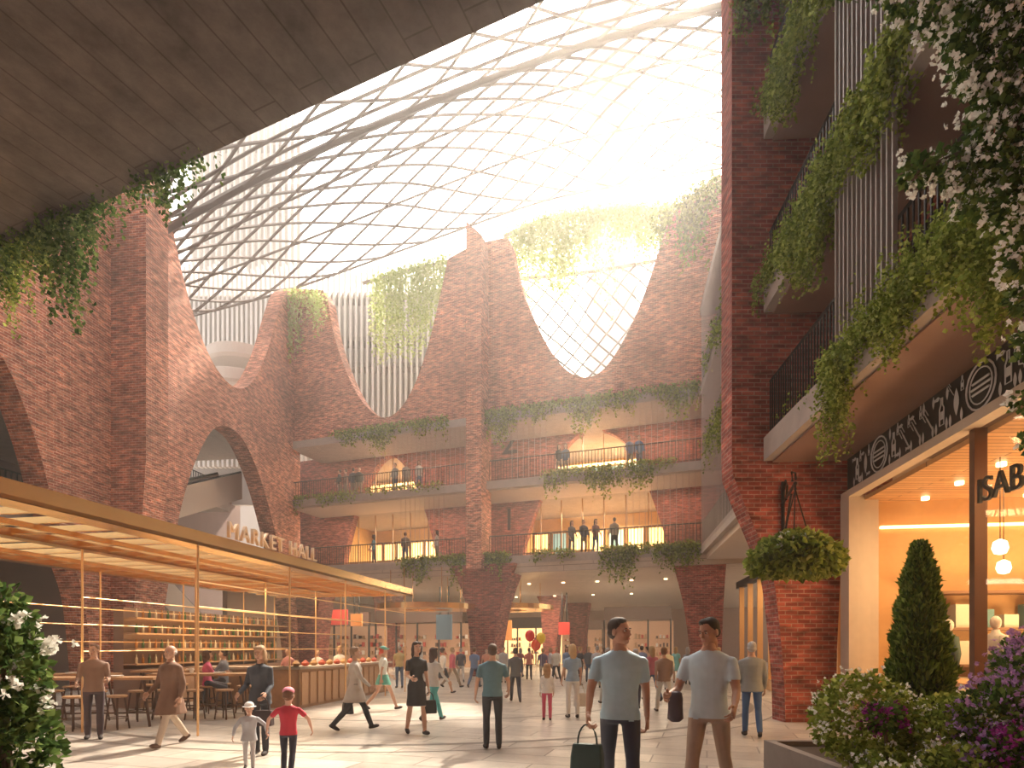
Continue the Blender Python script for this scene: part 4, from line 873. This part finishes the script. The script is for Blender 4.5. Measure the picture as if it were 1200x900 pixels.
area('stall_light',K(10.5,2.6,3.2),5,220,(1,.70,.38),(0,0,kd),2.5); area('stall_uplight',K(9,3.6,1.3),5,160,(1,.62,.28),(math.pi,0,kd),1.0); area('stall_uplight',K(2,3.0,1.3),4,110,(1,.62,.28),(math.pi,0,kd),1.0)
def hightable(x,y,L_,W_,h,yaw):
    mb=MB(); mb.box(-L_/2,L_/2,-W_/2,W_/2,h-.05,h,0)
    for a in(-1,1):
        for b in(-1,1): mb.tube([(a*(L_/2-.1),b*(W_/2-.08),0),(a*(L_/2-.25),b*(W_/2-.15),h-.05)],.025,6,1)
        mb.tube([(a*(L_/2-.15),-W_/2+.1,.25),(a*(L_/2-.15),W_/2-.1,.25)],.018,6,1)
    mb.tube([(-L_/2+.2,0,.25),(L_/2-.2,0,.25)],.018,6,1)
    mb.lathe((-.3,.05,h),[(.04,0),(.05,.12)],10,2); mb.lathe((.35,-.05,h),[(.12,0),(.14,.03)],12,2)
    o=mb.build('high_table',[WOOD,mat('leg_brown',(.10,.05,.03),.5),WHITE]); o.location=(x,y,0); o.rotation_euler=(0,0,yaw)
def stool(x,y,h=.66):
    mb=MB(); mb.lathe((0,0,h-.05),[(.15,0),(.175,.015),(.175,.04),(.15,.05)],16)
    for k in range(4):
        a=k*math.pi/2+.6; mb.tube([(math.cos(a)*.2,math.sin(a)*.2,0),(math.cos(a)*.12,math.sin(a)*.12,h-.04)],.016,6,1)
    mb.tube([(math.cos(a)*.175,math.sin(a)*.175,.22) for a in [2*math.pi*k/16 for k in range(17)]],.010,5,1)
    o=mb.build('bar_stool',[WOOD,_M['leg_brown']]); o.location=(x,y,0)
hightable(-8.3,12.0,2.4,.7,.98,.1); hightable(-7.0,13.6,2.2,.7,.98,.1); hightable(-10.2,13.4,2.4,.7,.98,.1); hightable(-8.6,15.4,2.0,.7,.98,.1)
for x,y in((-9.0,11.4),(-8.3,11.3),(-7.6,11.5),(-8.8,12.7),(-8.0,12.75),(-7.6,13.0),(-6.9,13.0),(-6.3,13.1),(-6.4,14.3),(-10.6,12.75),(-9.8,12.8),(-10.4,14.1),(-8.9,14.8),(-8.2,14.8)): stool(x,y)
x,y=(243-600)/F*14.2,14.2; stool(x,y); stool((262-600)/F*15.2,15.2)
for i,(px,py,c) in enumerate(((621,745,(.75,.04,.03)),(634,748,(.85,.6,.03)),(628,756,(.75,.1,.04)))):
    p=P(px,py,18.5); mb=MB(); mb.ell((0,0,0),(.15,.15,.18),16,12); mb.lathe((0,0,-.2),[(.025,0),(.006,.03)],8); mb.tube([(0,0,-.2),(.02,0,-.5),(.0,.05,-.95)],.003,4,1)
    o=mb.build('balloon',[mat('balloon_%d'%i,c,.25),WHITE],smooth=True); o.location=p
# ------------------------------------------------------------ light
w=bpy.data.worlds.new('sky'); scene.world=w; w.use_nodes=True; N=w.node_tree.nodes; L=w.node_tree.links; bg=N['Background']
SD=Vector((.42,1.0,1.14)).normalized()
tc=N.new('ShaderNodeTexCoord'); dp=N.new('ShaderNodeVectorMath'); dp.operation='DOT_PRODUCT'; dp.inputs[1].default_value=SD
L.new(tc.outputs['Generated'],dp.inputs[0]); rp=N.new('ShaderNodeValToRGB'); e=rp.color_ramp.elements
e[0].position=.3; e[0].color=(.84,.79,.76,1); e[1].position=1; e[1].color=(1,.95,.87,1)
L.new(dp.outputs['Value'],rp.inputs[0]); L.new(rp.outputs[0],bg.inputs[0])
mr=N.new('ShaderNodeMapRange'); mr.inputs['From Min'].default_value=.6; mr.inputs['From Max'].default_value=1; mr.inputs['To Min'].default_value=1.55; mr.inputs['To Max'].default_value=7.0
L.new(dp.outputs['Value'],mr.inputs['Value']); L.new(mr.outputs[0],bg.inputs[1])
sun=bpy.data.lights.new('sun','SUN'); sun.energy=15; sun.angle=.03; sun.color=(1,.84,.66); so=bpy.data.objects.new('sun',sun); scene.collection.objects.link(so)
so.rotation_euler=(-SD).to_track_quat('-Z','Y').to_euler(); so.location=(15,40,40)
hm=bpy.data.materials.new('dusty_haze'); hm.use_nodes=True; N,L=nt(hm); N.remove(N['Principled BSDF']); vs_=N.new('ShaderNodeVolumeScatter'); vs_.inputs['Density'].default_value=.0034; vs_.inputs['Anisotropy'].default_value=.68; vs_.inputs['Color'].default_value=(1,.95,.9,1)
L.new(vs_.outputs[0],N['Material Output'].inputs['Volume'])
mb=MB(); mb.box(-29,19.9,-12.4,52,.02,40); mb.build('atmospheric_haze',hm)
cam=bpy.data.cameras.new('camera'); cam.lens=21; cam.sensor_width=36; cam.shift_y=(HY-450)/1200; cam.clip_end=300
co=bpy.data.objects.new('camera',cam); co.location=(0,0,CH); co.rotation_euler=(math.pi/2,0,0); scene.collection.objects.link(co); scene.camera=co
scene.view_settings.view_transform='Standard'; scene.view_settings.look='None'; scene.view_settings.exposure=0.0
